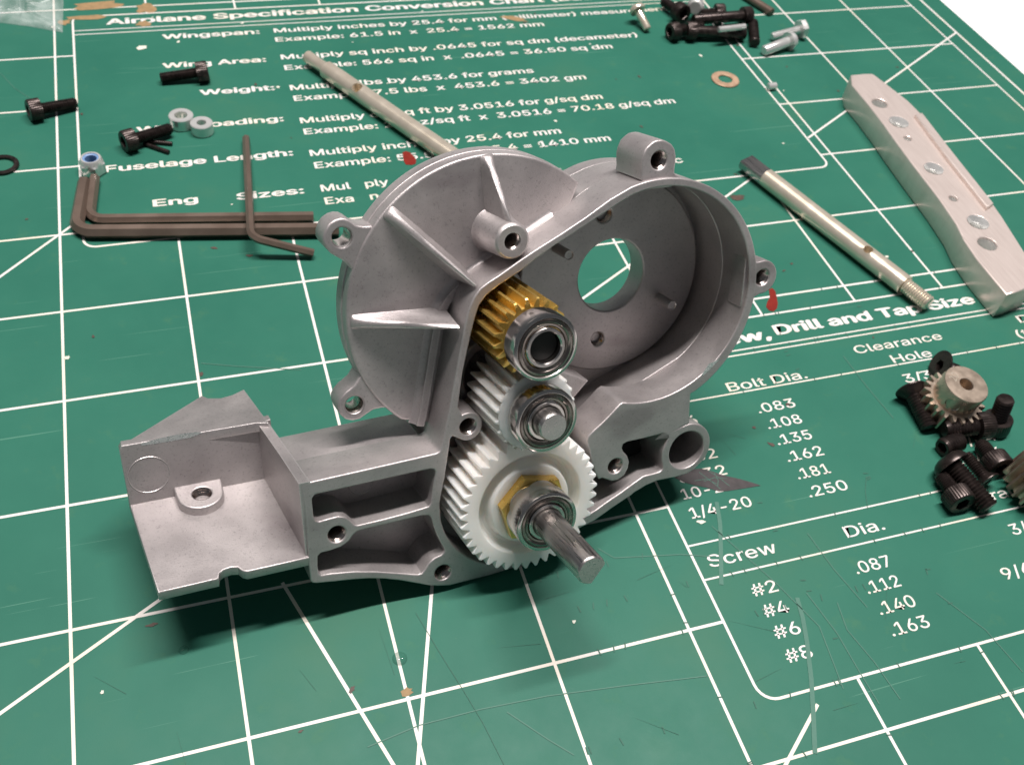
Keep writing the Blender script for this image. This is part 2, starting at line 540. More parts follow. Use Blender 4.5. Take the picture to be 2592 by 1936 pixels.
words('Multiply oz/sq ft by 3.0516 for g/sq dm', (3.374, 5.4392, 0.0), (6.7869, 5.3668, 0.0), 0.14, 0.016, 'printed_text')
words('Example: 23 oz/sq ft  x  3.0516 = 70.18 g/sq dm', (3.3786, 5.2446, 0.0), (7.6136, 5.1563, 0.0), 0.14, 0.016, 'printed_text')
words('Multiply inches by 25.4 for mm', (3.3763, 4.8496, 0.0), (6.0786, 4.7955, -0.0), 0.142, 0.016, 'printed_text')
words('Example: 55.5 in  x  25.4 = 1410 mm', (3.3862, 4.654, -0.0), (6.5815, 4.5732, 0.0), 0.142, 0.016, 'printed_text')
words('Mul   ply', (3.3847, 4.248, 0.0), (4.0464, 4.2286, 0.0), 0.145, 0.016, 'printed_text')
words('cubic inches for cubic metric', (4.585, 4.1993, 0.0), (7.2249, 4.0282, 0.0), 0.145, 0.016, 'printed_text')
words('Exa   n', (3.3872, 4.0489, -0.0), (3.9027, 4.0243, 0.0), 0.145, 0.016, 'printed_text')
words('Screw,', (6.0332, 1.4911, 0.0), (6.9423, 1.501, 0.0), 0.165, 0.034, 'printed_heading')
words('Drill and Tap Size Information', (7.0291, 1.5346, -0.0), (10.7533, 1.5126, 0.0), 0.165, 0.034, 'printed_heading')
words('Bolt Dia.', (6.2742, 0.9835, 0.0), (7.0428, 0.9798, 0.0), 0.135, 0.007, 'printed_text')
words('Clearance', (7.6448, 1.162, 0.0), (8.5804, 1.1453, 0.0), 0.13, 0.007, 'printed_text')
words('Hole', (7.9362, 0.976, 0.0), (8.3517, 0.9812, -0.0), 0.13, 0.007, 'printed_text')
words('Drill Bit', (9.4946, 1.1925, 0.0), (10.3346, 1.188, 0.0), 0.13, 0.007, 'printed_text')
words('(tap)', (9.3495, 1.0178, 0.0), (9.8122, 1.0159, 0.0), 0.13, 0.007, 'printed_text')
words('.083', (6.4226, 0.7064, 0.0), (6.7767, 0.7004, 0.0), 0.135, 0.007, 'printed_text')
words('.108', (6.4224, 0.5291, 0.0), (6.7464, 0.5295, 0.0), 0.135, 0.007, 'printed_text')
words('.135', (6.4223, 0.3564, 0.0), (6.7474, 0.3563, 0.0), 0.135, 0.007, 'printed_text')
words('.162', (6.4225, 0.1805, 0.0), (6.7579, 0.1803, 0.0), 0.135, 0.007, 'printed_text')
words('.181', (6.4212, 0.0023, 0.0), (6.7198, 0.0026, 0.0), 0.135, 0.007, 'printed_text')
words('.250', (6.4254, -0.177, 0.0), (6.7819, -0.1785, 0.0), 0.135, 0.007, 'printed_text')
words('2-56', (5.4568, 0.7106, 0.0), (5.8552, 0.7131, 0.0), 0.135, 0.007, 'printed_text')
words('4-40', (5.461, 0.5222, 0.0), (5.8538, 0.5222, 0.0), 0.135, 0.007, 'printed_text')
words('6-32', (5.4635, 0.3513, 0.0), (5.8643, 0.3543, 0.0), 0.135, 0.007, 'printed_text')
words('8-32', (5.4629, 0.1778, 0.0), (5.8679, 0.1841, 0.0), 0.135, 0.007, 'printed_text')
words('10-24', (5.4208, 0.0317, 0.0), (5.8575, 0.0335, 0.0), 0.135, 0.007, 'printed_text')
words('1/4-20', (5.4125, -0.1363, 0.0), (5.932, -0.1555, 0.0), 0.135, 0.007, 'printed_text')
words('Dia.', (6.5326, -0.5847, 0.0), (6.8707, -0.5888, 0.0), 0.14, 0.007, 'printed_text')
words('Screw', (5.3694, -0.5636, 0.0), (5.9286, -0.5842, 0.0), 0.14, 0.007, 'printed_text')
words('#2', (5.5778, -0.871, 0.0), (5.7793, -0.8763, 0.0), 0.135, 0.007, 'printed_text')
words('#4', (5.5822, -1.0452, 0.0), (5.7826, -1.0482, 0.0), 0.135, 0.007, 'printed_text')
words('#6', (5.5814, -1.2168, 0.0), (5.784, -1.2185, 0.0), 0.135, 0.007, 'printed_text')
words('#8', (5.5787, -1.4011, 0.0), (5.7779, -1.4042, 0.0), 0.135, 0.007, 'printed_text')
words('.087', (6.4372, -0.8887, 0.0), (6.7462, -0.8918, 0.0), 0.135, 0.007, 'printed_text')
words('.112', (6.4323, -1.0587, 0.0), (6.7174, -1.0609, 0.0), 0.135, 0.007, 'printed_text')
words('.140', (6.4303, -1.2326, 0.0), (6.7396, -1.2375, 0.0), 0.135, 0.007, 'printed_text')
words('.163', (6.427, -1.4067, 0.0), (6.7466, -1.4095, 0.0), 0.135, 0.007, 'printed_text')
words('3/32', (7.9127, 0.7399, 0.0), (8.3303, 0.737, 0.0), 0.135, 0.007, 'printed_text')
words('13/64', (7.8489, -0.0049, 0.0), (8.3464, -0.0157, 0.0), 0.135, 0.007, 'printed_text')
words('17/64', (7.8148, -0.1704, -0.0), (8.3132, -0.1726, -0.0), 0.135, 0.007, 'printed_text')
words('Clearance', (7.5263, -0.5348, 0.0), (8.3968, -0.5695, -0.0), 0.135, 0.007, 'printed_text')
words('3/32', (7.8748, -0.8761, 0.0), (8.2307, -0.8844, 0.0), 0.135, 0.007, 'printed_text')
words('9/64', (7.551, -1.2074, 0.0), (7.9338, -1.2156, 0.0), 0.135, 0.007, 'printed_text')

# wear and dirt on the mat: thin marks, each a flat shape of its own colour
def blob(cx, cy, rx, ry, rot=0.0, n_=14, rough=0.3):
    rr_ = [1 + rough * (random.random() - 0.5) * 2 for _ in range(n_)]
    return [(cx + rx * rr_[i] * math.cos(2 * PI * i / n_) * math.cos(rot) - ry * rr_[i] * math.sin(2 * PI * i / n_) * math.sin(rot),
             cy + rx * rr_[i] * math.cos(2 * PI * i / n_) * math.sin(rot) + ry * rr_[i] * math.sin(2 * PI * i / n_) * math.cos(rot)) for i in range(n_)]
def marks(name, polys, mat, z):
    v, f_ = [], []
    for p in polys:
        k = len(v); p = ccw(p)
        v += [(q[0], q[1], z) for q in p]; f_.append(tuple(range(k, k + len(p))))
    me = bpy.data.meshes.new(name); me.from_pydata(v, [], f_); me.materials.append(M[mat])
    return tag(link(name, me, cmat), kind='stuff')
marks('red_paint_spot', [[(7.2296, 2.0952), (7.2703, 2.104), (7.2793, 2.0622), (7.2568, 1.9847), (7.2226, 1.8988), (7.1803, 1.8384), (7.1288, 1.8077), (7.0918, 1.8284), (7.0879, 1.8791), (7.1313, 1.9394), (7.1828, 1.9872)],
      [(4.2997, 4.7435), (4.3418, 4.7584), (4.3783, 4.7314), (4.3958, 4.679), (4.4107, 4.5991), (4.3903, 4.5324), (4.3446, 4.5188), (4.2891, 4.5344), (4.2812, 4.5913), (4.2889, 4.6602)]], 'red', 0.0032)
marks('tape_residue', [[(5.431, 0.243), (5.513, 0.2779), (5.5986, 0.2893), (5.6752, 0.2798), (5.7345, 0.247), (5.7995, 0.1976), (5.8539, 0.1621), (5.9372, 0.1168), (6.0305, 0.0561), (6.0845, 0.0162), (5.9428, 0.0213), (5.7899, 0.0292), (5.7248, 0.04), (5.6442, 0.096), (5.5631, 0.1371), (5.4851, 0.1851)]], 'tape', 0.0034)
S5 = Strips()
for p in [[(5.8841, -0.9577), (5.8463, -1.1116), (5.782, -1.2931), (5.675, -1.5495), (5.5741, -1.7576), (5.4452, -2.0147)], [(5.6622, -0.0471), (5.6032, -0.2367), (5.5063, -0.4533), (5.3813, -0.7244)]]:
    S5.poly(p, 0.032, 0.0036)
for p in [[(4.6067, -0.2261), (4.6944, -0.3292), (4.8933, -0.3652), (5.1953, -0.4189), (5.4096, -0.4892)], [(2.6878, -1.2389), (3.0232, -1.1863), (3.4293, -1.1835), (3.8786, -1.2068), (4.4243, -1.2712), (4.9845, -1.3467)],
          [(6.1587, -1.0667), (6.1176, -1.2793), (6.1806, -1.5478), (6.2126, -1.8344)], [(5.9721, -0.9377), (6.0314, -1.2873), (6.0369, -1.5866), (6.0488, -1.8279)], [(6.9441, -1.1762), (7.1332, -1.5337), (7.1994, -1.8843)],
          [(3.5914, -1.2442), (3.7873, -1.4772), (3.9188, -1.6182)], [(0.4593, 6.7504), (0.6037, 6.4363), (0.7439, 6.2357)], [(6.2358, -0.4746), (6.2774, -0.8081), (6.3595, -1.1555)],
          [(5.5298, -0.2417), (5.7884, -0.8136), (5.9313, -1.2057), (5.8603, -1.6669)], [(7.5025, 1.1549), (7.5222, 0.7704), (7.5621, 0.4006)], [(2.0384, 2.1907), (2.2929, 2.1058), (2.8087, 1.9558)]]:
    S5.poly(p, 0.007, 0.0036)
S5.build('scratch', M['scar'], cmat)
S6 = Strips()
S7 = Strips()
for p in [[(5.6469, 0.2475), (5.7031, 0.1506), (5.7465, 0.0575)], [(5.6453, 0.1562), (5.7464, 0.1712), (5.8408, 0.1421)], [(5.766, 0.2129), (5.7639, 0.1367), (5.7319, 0.0834)], [(5.7268, 0.2449), (5.783, 0.1629), (5.8322, 0.068)], [(5.5758, 0.1796), (5.6791, 0.1713), (5.7388, 0.1121)]]:
    S7.poly(p, 0.004, 0.0044)
S7.build('scuff', M['scar'], cmat)
S6.poly([(3.1927, -0.4154), (3.2776, -0.7426), (3.3701, -1.0751), (3.4213, -1.2728), (3.475, -1.5658)], 0.0045, 0.0038)
S6.poly([(6.986, -0.1028), (6.9014, -0.2284), (6.8275, -0.3877)], 0.0045, 0.0038)
for _ in range(30):
    x, y, a = random.uniform(1, 9), random.uniform(-2.6, 0.5), random.uniform(0, PI)
    l_ = random.uniform(0.05, 0.4)
    S6.seg((x, y), (x + l_ * math.cos(a), y + l_ * math.sin(a)), 0.0028, 0.0037, 0.0008)
for x in range(5, 9):                                        # nicks across the printed lines
    for _ in range(9):
        y = random.uniform(-2.4, 1.9); S6.seg((x - 0.02, y), (x + 0.02, y + random.uniform(-0.01, 0.01)), 0.008, 0.0037)
for y in (2.0, 1.783, 1.39, 0.955, -0.366, -0.66, -1.0, -1.615, -2.0):
    for _ in range(16):
        x = random.uniform(4.0, 10.0); S6.seg((x, y - 0.025), (x + random.uniform(-0.01, 0.02), y + 0.025), 0.009, 0.0037)
S6.build('knife_cut', M['deep_cut'], cmat)
marks('rust_smear', [blob(*c) for c in [((1.4811, 8.0683, 0.0)[0], (1.4811, 8.0683, 0.0)[1], .26, .10), (1.33, 7.80, .2, .06), (2.0, 7.95, .10, .12), (1.95, 7.6, .08, .06), (1.1, 7.72, .07, .06), (6.3, 7.25, .16, .05, -0.5), (3.0, -0.95, .04, .025)]], 'rust', 0.0030)
flk = [((1.9014, 7.0851, 0.0)[0], (1.9014, 7.0851, 0.0)[1], .05, .05)]
for _ in range(46):
    s_ = random.uniform(0.006, 0.018); flk.append((random.uniform(-0.5, 11.5), random.uniform(-2.5, 8), s_ * random.uniform(1, 2), s_, random.uniform(0, 3)))
marks('pale_fleck', [blob(*c) for c in flk], 'fleck', 0.0040)
brn = [((7.5535, 3.4489, 0.0)[0], (7.5535, 3.4489, 0.0)[1], .09, .04, 0.1), ((1.498, -0.0855, 0.0)[0], (1.498, -0.0855, 0.0)[1], .035, .012), ((2.665, -0.8496, 0.0)[0], (2.665, -0.8496, 0.0)[1], .03, .015, .9)]
for _ in range(60):
    s_ = random.uniform(0.006, 0.016); brn.append((random.uniform(-0.5, 11.5), random.uniform(-2.5, 8), s_ * random.uniform(1, 2.5), s_, random.uniform(0, 3)))
marks('brown_fleck', [blob(*c) for c in brn], 'brown', 0.0042)
def drop(px, r):
    o = lathe('water_drop', [(r * math.cos(R(a)), r * 0.45 * math.sin(R(a))) for a in (0, 20, 40, 60, 80)], M['water'], None, (0, 0), 24, cap1=True)
    o.location = (px[0], px[1], 0.0025)
    return o
tag(drop((1.677, -0.3135, 0.0), 0.032), 'small clear drop lying in the soft shadow left of the grid line', 'drop', 'clear drops on the mat')
tag(drop((3.0116, -0.7146, 0.0), 0.05), 'wider clear drop lying across a grid line before the housing', 'drop', 'clear drops on the mat')

# ------------------------------------------------------------------ gear housing: its own frame, u to the right, v up the mating face, w out of it
U = Vector((0.9938214682, 0.1023408392, -0.0429562796))
V = Vector((-0.0033597948, 0.4145887909, 0.9100026552))
N = Vector((0.1109396275, -0.9042358506, 0.4123710851))
ORG = Vector((3.45495763, 0.14686025, 1.02121309))
ROT = Matrix((U, V, N)).transposed()
def at_local(u, v, w): return ORG + U * u + V * v + N * w
BASE = Vector((0.55, -1.05, 0.0))                 # where the casting touches the mat
hous = empty('gear_housing', 'open grey die-cast gear housing leaning back on the mat with its gears showing', 'gear housing', at_local(*BASE), ROT)
SH = Matrix.Translation(-BASE)
def H(o):
    o.data.transform(SH); o.parent = hous
    return o
def ground_clip(me):
    """the casting tapers where it would dip under the mat"""
    for v in me.vertices:
        z = at_local(*v.co).z
        if z < 0.006: v.co.y += (0.006 - z) / V.z
def draft(me):
    pass

AX1, AX2, AX3 = (0.5607, 0.7687), (0.5820, 0.2489), (0.5483, -0.4557)
CI, RI = (1.6118, 0.7555), 0.7637
CO, RO = (1.6047, 0.7370), 0.8352
MC = (1.6077, 0.7451)
def ang(c, p): return math.degrees(math.atan2(p[1] - c[1], p[0] - c[0]))

out_bottom = [(-0.9386, -0.7182), (-0.9268, -0.7376), (-0.9016, -0.7471), (-0.7824, -0.7732), (-0.6608, -0.7974), (-0.5584, -0.8224), (-0.4554, -0.8586), (-0.3516, -0.9051), (-0.2466, -0.9616), (-0.1504, -1.0131), (-0.085, -1.0413), (0.0042, -1.0657), (0.1662, -1.0724), (0.2961, -1.0786)]
out_arm = [(1.1503, -0.8696), (1.2866, -0.8077), (1.376, -0.7711), (1.4562, -0.7401), (1.4721, -0.7283), (1.5755, -0.6929), (1.6671, -0.6788), (1.8341, -0.6911), (1.942, -0.6871), (2.0021, -0.6648)]
out_eye = arc((1.9212, -0.476), 0.2038, -40, 104, 16)
out_side = [(1.9311, -0.2632), (1.9276, -0.1595), (1.9291, -0.0257)]
p_in = (1.952, 0.0117)
p_tan = (1.4009, 1.5351)
out_cup = arc(CO, RO, ang(CO, p_in), ang(CO, p_tan), 60)
out_wall = [(1.2447, 1.4871), (1.0691, 1.395), (0.8865, 1.3106), (0.734, 1.2456), (0.6045, 1.186), (0.5385, 1.1519), (0.4565, 1.1118), (0.3905, 1.0829), (0.3328, 1.0516), (0.2908, 1.0074), (0.2578, 0.9511), (0.2367, 0.9003), (0.2122, 0.8087), (0.1765, 0.6707), (0.1346, 0.4979), (0.1028, 0.3716), (0.0805, 0.2743), (0.0319, 0.0935), (0.0073, 0.0069), (-0.0047, -0.009), (-0.0298, -0.0157), (-0.273, -0.0125), (-0.5264, -0.0094), (-0.7725, -0.0052), (-0.9091, -0.004)]
out_left = [(-0.9174, -0.0214), (-0.9154, -0.1828), (-0.925, -0.4291), (-0.9351, -0.6012)]
outer = out_bottom + arc(AX3, 0.625, -97, -47, 10) + out_arm + out_eye + out_side + out_cup + out_wall + out_left

q0 = (1.3608, 0.0214)
q1 = (1.4022, 1.484)
in_cup = arc(CI, RI, ang(CI, q0), ang(CI, q1), 56)
in_wall = [(1.297, 1.4469), (1.2298, 1.4152), (1.1421, 1.3763), (1.0381, 1.3297), (0.9367, 1.2844), (0.8351, 1.2395), (0.6987, 1.1709), (0.6203, 1.1217), (0.5362, 1.0827), (0.454, 1.0462), (0.3708, 0.9974), (0.3196, 0.9399), (0.2922, 0.8742), (0.2626, 0.7828), (0.2234, 0.645), (0.1835, 0.5042), (0.1553, 0.3597), (0.1414, 0.2814)]
in_lug = arc((0.2031, 0.124), 0.100, 112, -112, 18)
in_left = [(0.0915, 0.0816), (0.0739, 0.0628), (0.0642, 0.0056), (0.0416, -0.1017), (0.0185, -0.2117), (0.0041, -0.2648), (-0.014, -0.3295), (-0.028, -0.3957)]
in_gear = arc(AX3, 0.580, 186, 318, 30)
in_arm = [(1.1529, -0.7863), (1.2602, -0.7365), (1.3745, -0.6908), (1.4701, -0.6448), (1.5533, -0.608), (1.6252, -0.6104), (1.6909, -0.6092), (1.7136, -0.5971), (1.7197, -0.5696), (1.7041, -0.5077), (1.7055, -0.4411), (1.7295, -0.387), (1.7525, -0.3436), (1.7393, -0.3089), (1.7062, -0.2945), (1.5568, -0.2939), (1.4075, -0.2878), (1.3745, -0.298), (1.365, -0.3265), (1.3757, -0.3603), (1.41, -0.4034), (1.4271, -0.4549), (1.4168, -0.509), (1.3859, -0.558), (1.3354, -0.5813), (1.2834, -0.5775), (1.239, -0.5502), (1.2075, -0.5304), (1.1794, -0.5341), (1.1479, -0.4755), (1.1196, -0.3687), (1.1009, -0.2781), (1.0801, -0.203), (1.0885, -0.1672), (1.1428, -0.1264), (1.2032, -0.0871), (1.2758, -0.0315), (1.3362, 0.0211)]
cavity = in_cup + in_wall + in_lug + in_left + in_gear + in_arm
up_pocket = [(-0.8475, -0.1064), (-0.8331, -0.0994), (-0.7111, -0.1021), (-0.4919, -0.1063), (-0.2876, -0.1107), (-0.0784, -0.1174), (-0.0524, -0.1265), (-0.042, -0.1465), (-0.0449, -0.1745), (-0.0584, -0.217), (-0.0757, -0.2996), (-0.0861, -0.3731), (-0.1081, -0.3963), (-0.2582, -0.4016), (-0.4159, -0.4027), (-0.5907, -0.3979), (-0.6126, -0.3874), (-0.6453, -0.3345), (-0.6682, -0.3118), (-0.7116, -0.2951), (-0.7614, -0.2949), (-0.8335, -0.2977), (-0.8536, -0.2884), (-0.8649, -0.259), (-0.8656, -0.197), (-0.8604, -0.1261)]
lo_pocket = [(-0.871, -0.5476), (-0.849, -0.5293), (-0.7869, -0.531), (-0.7152, -0.5227), (-0.6618, -0.498), (-0.6328, -0.4628), (-0.6026, -0.441), (-0.5485, -0.4384), (-0.4192, -0.4416), (-0.2616, -0.4466), (-0.155, -0.451), (-0.1115, -0.4607), (-0.0915, -0.4856), (-0.0843, -0.5405), (-0.0675, -0.6182), (-0.0443, -0.6864), (-0.0176, -0.7564), (-0.018, -0.7799), (-0.0415, -0.7987), (-0.0921, -0.8077), (-0.1383, -0.8367), (-0.1677, -0.8773), (-0.1915, -0.9022), (-0.2201, -0.9011), (-0.3469, -0.8475), (-0.5022, -0.7855), (-0.6548, -0.7362), (-0.8055, -0.703), (-0.8647, -0.6975), (-0.8813, -0.6784), (-0.881, -0.618)]
HR = 0.060
bolt_holes = [(-0.7329, -0.4234), (-0.0402, -0.9426), (1.3126, -0.4608), (0.2031, 0.124)]
face = H(plate('mating_wall', outer, [cavity, up_pocket, lo_pocket, circle2((1.918, -0.4836), 0.1516)] + [circle2(c, HR, 28) for c in bolt_holes], -0.32, 0.0, M['cast'], None, 0.010, clip=ground_clip))
# deeper walls of the gear well and the motor cup
deep_out = arc(CO, RO - 0.012, ang(CO, p_in) - 8, ang(CO, p_tan), 60) + [(p[0] + 0.006, p[1]) for p in out_wall[:19]] + [(0.02, -0.45), (0.3, -0.66), (0.9, -0.66), (1.10, -0.30)]
deep_in = arc(CI, RI - 0.004, -57, ang(CI, q1), 56) + in_wall[:-2] + [(0.10, -0.35), (0.32, -0.60), (0.85, -0.60), (1.03, -0.28)]
H(plate('gear_well_wall', deep_out, [deep_in], -0.655, -0.318, M['cast'], None, 0.006))
H(plate('well_floor', deep_out, [circle2(MC, 0.300)], -0.800, -0.652, M['cast'], None, 0.01))
# raised motor plate on the floor of the cup, with its big round opening
H(plate('motor_plate', circle2(MC, 0.736, 96), [circle2(MC, 0.271, 64), circle2((1.498, 0.2674), 0.052, 24), circle2((1.5439, 1.2066), 0.06, 24)], -0.800, -0.604, M['cast'], None, 0.014))
H(plate('well_floor', circle2(AX3, 0.62, 64), [circle2(AX3, 0.2, 32)], -0.40, -0.325, M['cast'], None, 0.006, clip=ground_clip))
H(plate('well_shelf', [(0.7578, 0.3601), (0.9535, 0.2803), (1.055, 0.2195), (1.2507, 0.1066), (1.1324, -0.0043), (0.9626, -0.1759), (0.747, -0.0462)], [], -0.655, -0.29, M['cast'], None, 0.014))
H(plate('bearing_pocket', circle2(AX2, 0.30, 48), [circle2(AX2, 0.22, 48)], -0.66, -0.42, M['cast'], None, 0.02))
H(plate('bearing_pocket', circle2(AX1, 0.29, 48), [circle2(AX1, 0.22, 48)], -0.66, -0.46, M['cast'], None, 0.02))
for c, z0 in (((1.1632, 1.0201), -0.42), ((2.0146, 0.5003), -0.42)):
    H(lathe('ejector_pin', [(0.036, -0.61), (0.034, z0 + 0.01), (0.028, z0)], M['cast'], None, c, 24, cap1=True))

def threads(name, c, r, w0, w1, parent_fn, pitch=0.0197):
    pr = []; w = w0; k = 0
    pr.append((r + 0.010, w0 + 0.001)); pr.append((r * 0.96, w0 - 0.012)); w = w0 - 0.012
    while w > w1:
        pr.append((r * 0.82, w - pitch / 2)); pr.append((r * 0.96, w - pitch)); w -= pitch
    pr.append((r * 0.5, w1)); 
    return parent_fn(lathe(name, pr, M['hole'], None, c, 32, cap1=True, angle=25))
for c in bolt_holes: threads('tapped_hole', c, HR - 0.002, -0.003, -0.30, H)
threads('tapped_hole', (1.498, 0.2674), 0.050, -0.607, -0.79, H)
threads('tapped_hole', (1.5439, 1.2066), 0.057, -0.607, -0.79, H)
# floors of the three pockets and the blind hole
H(plate('pocket_floor', [(-0.842, -0.2121), (0.0754, -0.2259), (0.0549, -0.6321), (0.1044, -0.8941), (0.1573, -1.0288), (0.0671, -1.1029), (-0.065, -1.1702), (-0.5764, -0.9798), (-0.8483, -0.9141)], [], -0.345, -0.30, M['cast'], None, 0.004, clip=ground_clip))
H(plate('pocket_floor', [(1.4984, -0.4634), (1.7724, -0.4133), (2.0202, -0.4393), (2.0019, -0.8344), (1.7868, -0.8655), (1.5063, -0.9545), (1.2993, -1.0656), (1.0952, -0.971), (1.1968, -0.655)], [], -0.36, -0.312, M['dark'], None, 0.004, clip=ground_clip))  # near-black floor colour stands in for the shade inside this pocket
H(lathe('blind_hole', [(0.1525, -0.006), (0.146, -0.20), (0.142, -0.44), (0.01, -0.45)], M['cast'], None, (1.918, -0.4836), 48, cap1=True))
H(plate('hinge_barrel', circle2((1.9212, -0.476), 0.198, 48), [circle2((1.918, -0.4836), 0.150, 48)], -0.46, -0.31, M['cast'], None, 0.008))
for c, r in (((-0.47, -0.27), 0.085), ((-0.30, -0.49), 0.085)):
    H(lathe('ejector_mark', [(r + 0.004, -0.2995), (r, -0.2965), (r - 0.004, -0.2995)], M['cast'], None, c, 40))
# proud machined lip around the mouth of the cup
lip = arc(CO, RO - 0.022, 100, -28, 70)
lip_in = arc(CI, RI + 0.004, -28, 100, 70)

# upper boss and right lug
def lug(name, c, r, w1, w0, foot, hole, mat=None):
    f0, f1 = foot
    a0 = ang(c, f0); a1 = ang(c, f1)
    return (c, r)
bc = (1.6174, 1.6843)
b_out = [(1.4836, 1.5781), (1.4899, 1.6064), (1.4878, 1.6562), (1.4885, 1.6972), (1.4989, 1.7342), (1.5199, 1.7725), (1.5565, 1.7982), (1.5784, 1.8093), (1.6038, 1.8133), (1.6294, 1.8124), (1.6487, 1.8093), (1.6783, 1.7957), (1.7115, 1.7743), (1.7358, 1.7401), (1.7458, 1.7004), (1.746, 1.6587), (1.74, 1.6121), (1.741, 1.5895), (1.7516, 1.5742), (1.7736, 1.563), (1.7976, 1.546), (1.7191, 1.4956), (1.5389, 1.5059)]
H(plate('screw_boss', b_out, [circle2(bc, HR, 28)], -0.36, -0.03, M['cast'], None, 0.012))
threads('tapped_hole', bc, HR - 0.002, -0.033, -0.34, H)
rc = (2.5145, 0.7458)
r_out = [(2.36, 0.95), (2.43, 0.868)] + arc(rc, 0.125, 100, -95, 20) + [(2.42, 0.595), (2.34, 0.55)]
H(plate('screw_lug', r_out, [circle2(rc, HR, 28)], -0.19, -0.03, M['cast'], None, 0.010))
threads('tapped_hole', rc, HR - 0.002, -0.033, -0.185, H)

# round spur cover behind the wall
DC, DR = (0.5204, 0.8272), 0.974
d_corner = (1.1896, 1.5464)
d_bottom = (-0.1548, 0.1185)
wall_base = [(-0.0519, 0.0723), (-0.0231, 0.16), (0.0611, 0.5294), (0.1263, 0.8071), (0.2168, 0.9475), (0.3584, 1.0356), (0.5858, 1.1585), (0.9887, 1.3502)]
def smooth_open(p):
    q = [p[0]]
    for a, b_ in zip(p, p[1:]): q += [(0.75 * a[0] + 0.25 * b_[0], 0.75 * a[1] + 0.25 * b_[1]), (0.25 * a[0] + 0.75 * b_[0], 0.25 * a[1] + 0.75 * b_[1])]
    return q + [p[-1]]
disc_poly = arc(DC, DR, ang(DC, d_corner), ang(DC, d_bottom) + 360 if ang(DC, d_bottom) < 0 else ang(DC, d_bottom), 90) + [(p[0] + 0.10, p[1] - 0.02) for p in wall_base]
disc = H(plate('spur_cover', disc_poly, [], -0.415, -0.30, M['cast'], None, 0.018, res=3))
rim_poly = arc(DC, DR + 0.006, ang(DC, d_corner) + 6, ang(DC, d_bottom) + 360 if ang(DC, d_bottom) < 0 else ang(DC, d_bottom), 90) + arc(DC, DR - 0.09, ang(DC, d_bottom) + 360 if ang(DC, d_bottom) < 0 else ang(DC, d_bottom), ang(DC, d_corner) + 6, 90)
H(plate('cover_rim', rim_poly, [], -0.520, -0.405, M['cast'], None, 0.008))
l1 = [(-0.2095, 1.4364), (-0.2351, 1.4544), (-0.2621, 1.4544), (-0.2916, 1.4593), (-0.3292, 1.4721), (-0.3616, 1.5041), (-0.3893, 1.5213), (-0.418, 1.5274), (-0.4537, 1.5217), (-0.4906, 1.5036), (-0.5208, 1.4672), (-0.5381, 1.4287), (-0.5405, 1.3937), (-0.5268, 1.3591), (-0.4989, 1.319), (-0.4607, 1.289), (-0.4304, 1.2654), (-0.4063, 1.2379), (-0.3883, 1.2076), (-0.3637, 1.1821), (-0.3142, 1.223), (-0.2255, 1.3608)]
H(plate('cover_lug', l1, [circle2((-0.4215, 1.4083), 0.060, 28)], -0.50, -0.312, M['cast'], None, 0.014))
l2 = [(-0.3732, 0.5064), (-0.4018, 0.483), (-0.4356, 0.4381), (-0.4734, 0.414), (-0.5057, 0.3952), (-0.539, 0.3648), (-0.5597, 0.3314), (-0.5636, 0.2941), (-0.5513, 0.2472), (-0.5198, 0.2066), (-0.4757, 0.1872), (-0.4293, 0.1873), (-0.3805, 0.2115), (-0.3317, 0.2335), (-0.2847, 0.2337), (-0.2276, 0.2261), (-0.2186, 0.2698), (-0.291, 0.3964)]
H(plate('cover_lug', l2, [circle2((-0.4530, 0.2966), 0.060, 28)], -0.50, -0.312, M['cast'], None, 0.014))
H(lathe('bored_hole', [(0.063, -0.315), (0.0605, -0.33), (0.058, -0.42), (0.060, -0.498)], M['hole'], None, (-0.4215, 1.4083), 32))
H(lathe('bored_hole', [(0.068, -0.312), (0.060, -0.332), (0.055, -0.34), (0.058, -0.35), (0.053, -0.36), (0.058, -0.37), (0.053, -0.38), (0.058, -0.39), (0.058, -0.498)], M['hole'], None, (-0.4530, 0.2966), 32))
sc = (0.5608, 1.3143)
H(lathe('cover_boss', [(0.050, -0.2), (0.0525, -0.03), (0.056, -0.004), (0.100, 0.0), (0.113, -0.010), (0.118, -0.03), (0.138, -0.285), (0.152, -0.30), (0.16, -0.32)], M['cast'], None, sc, 56, angle=40))
threads('tapped_hole', sc, 0.052, -0.012, -0.25, H)

def fillet(name, line, w, r):
    # concave fillet along the foot of the wall
    rings = []
    for i in range(len(line)):
        a = Vector(line[max(i - 1, 0)]); b_ = Vector(line[min(i + 1, len(line) - 1)])
        d = (b_ - a).normalized(); n_ = Vector((-d.y, d.x)); p = Vector(line[i])
        sec = []
        for k in range(6):
            t = PI / 2 * k / 5
            sec.append((p.x + n_.x * r * (1 - math.sin(t)), p.y + n_.y * r * (1 - math.sin(t)), w + r * (1 - math.cos(t))))
        sec.append((p.x - n_.x * 0.05, p.y - n_.y * 0.05, w + r)); sec.append((p.x - n_.x * 0.05, p.y - n_.y * 0.05, w - 0.01)); sec.append((p.x + n_.x * r, p.y + n_.y * r, w - 0.01))
        rings.append(sec)
    v, f_ = loops(rings, cap0=True, cap1=True)
    return H(mk(name, v, f_, M['cast'], None, 50))
fillet('wall_foot', [(p[0] - 0.012, p[1] + 0.006) for p in smooth_open(wall_base)], -0.3005, 0.045)
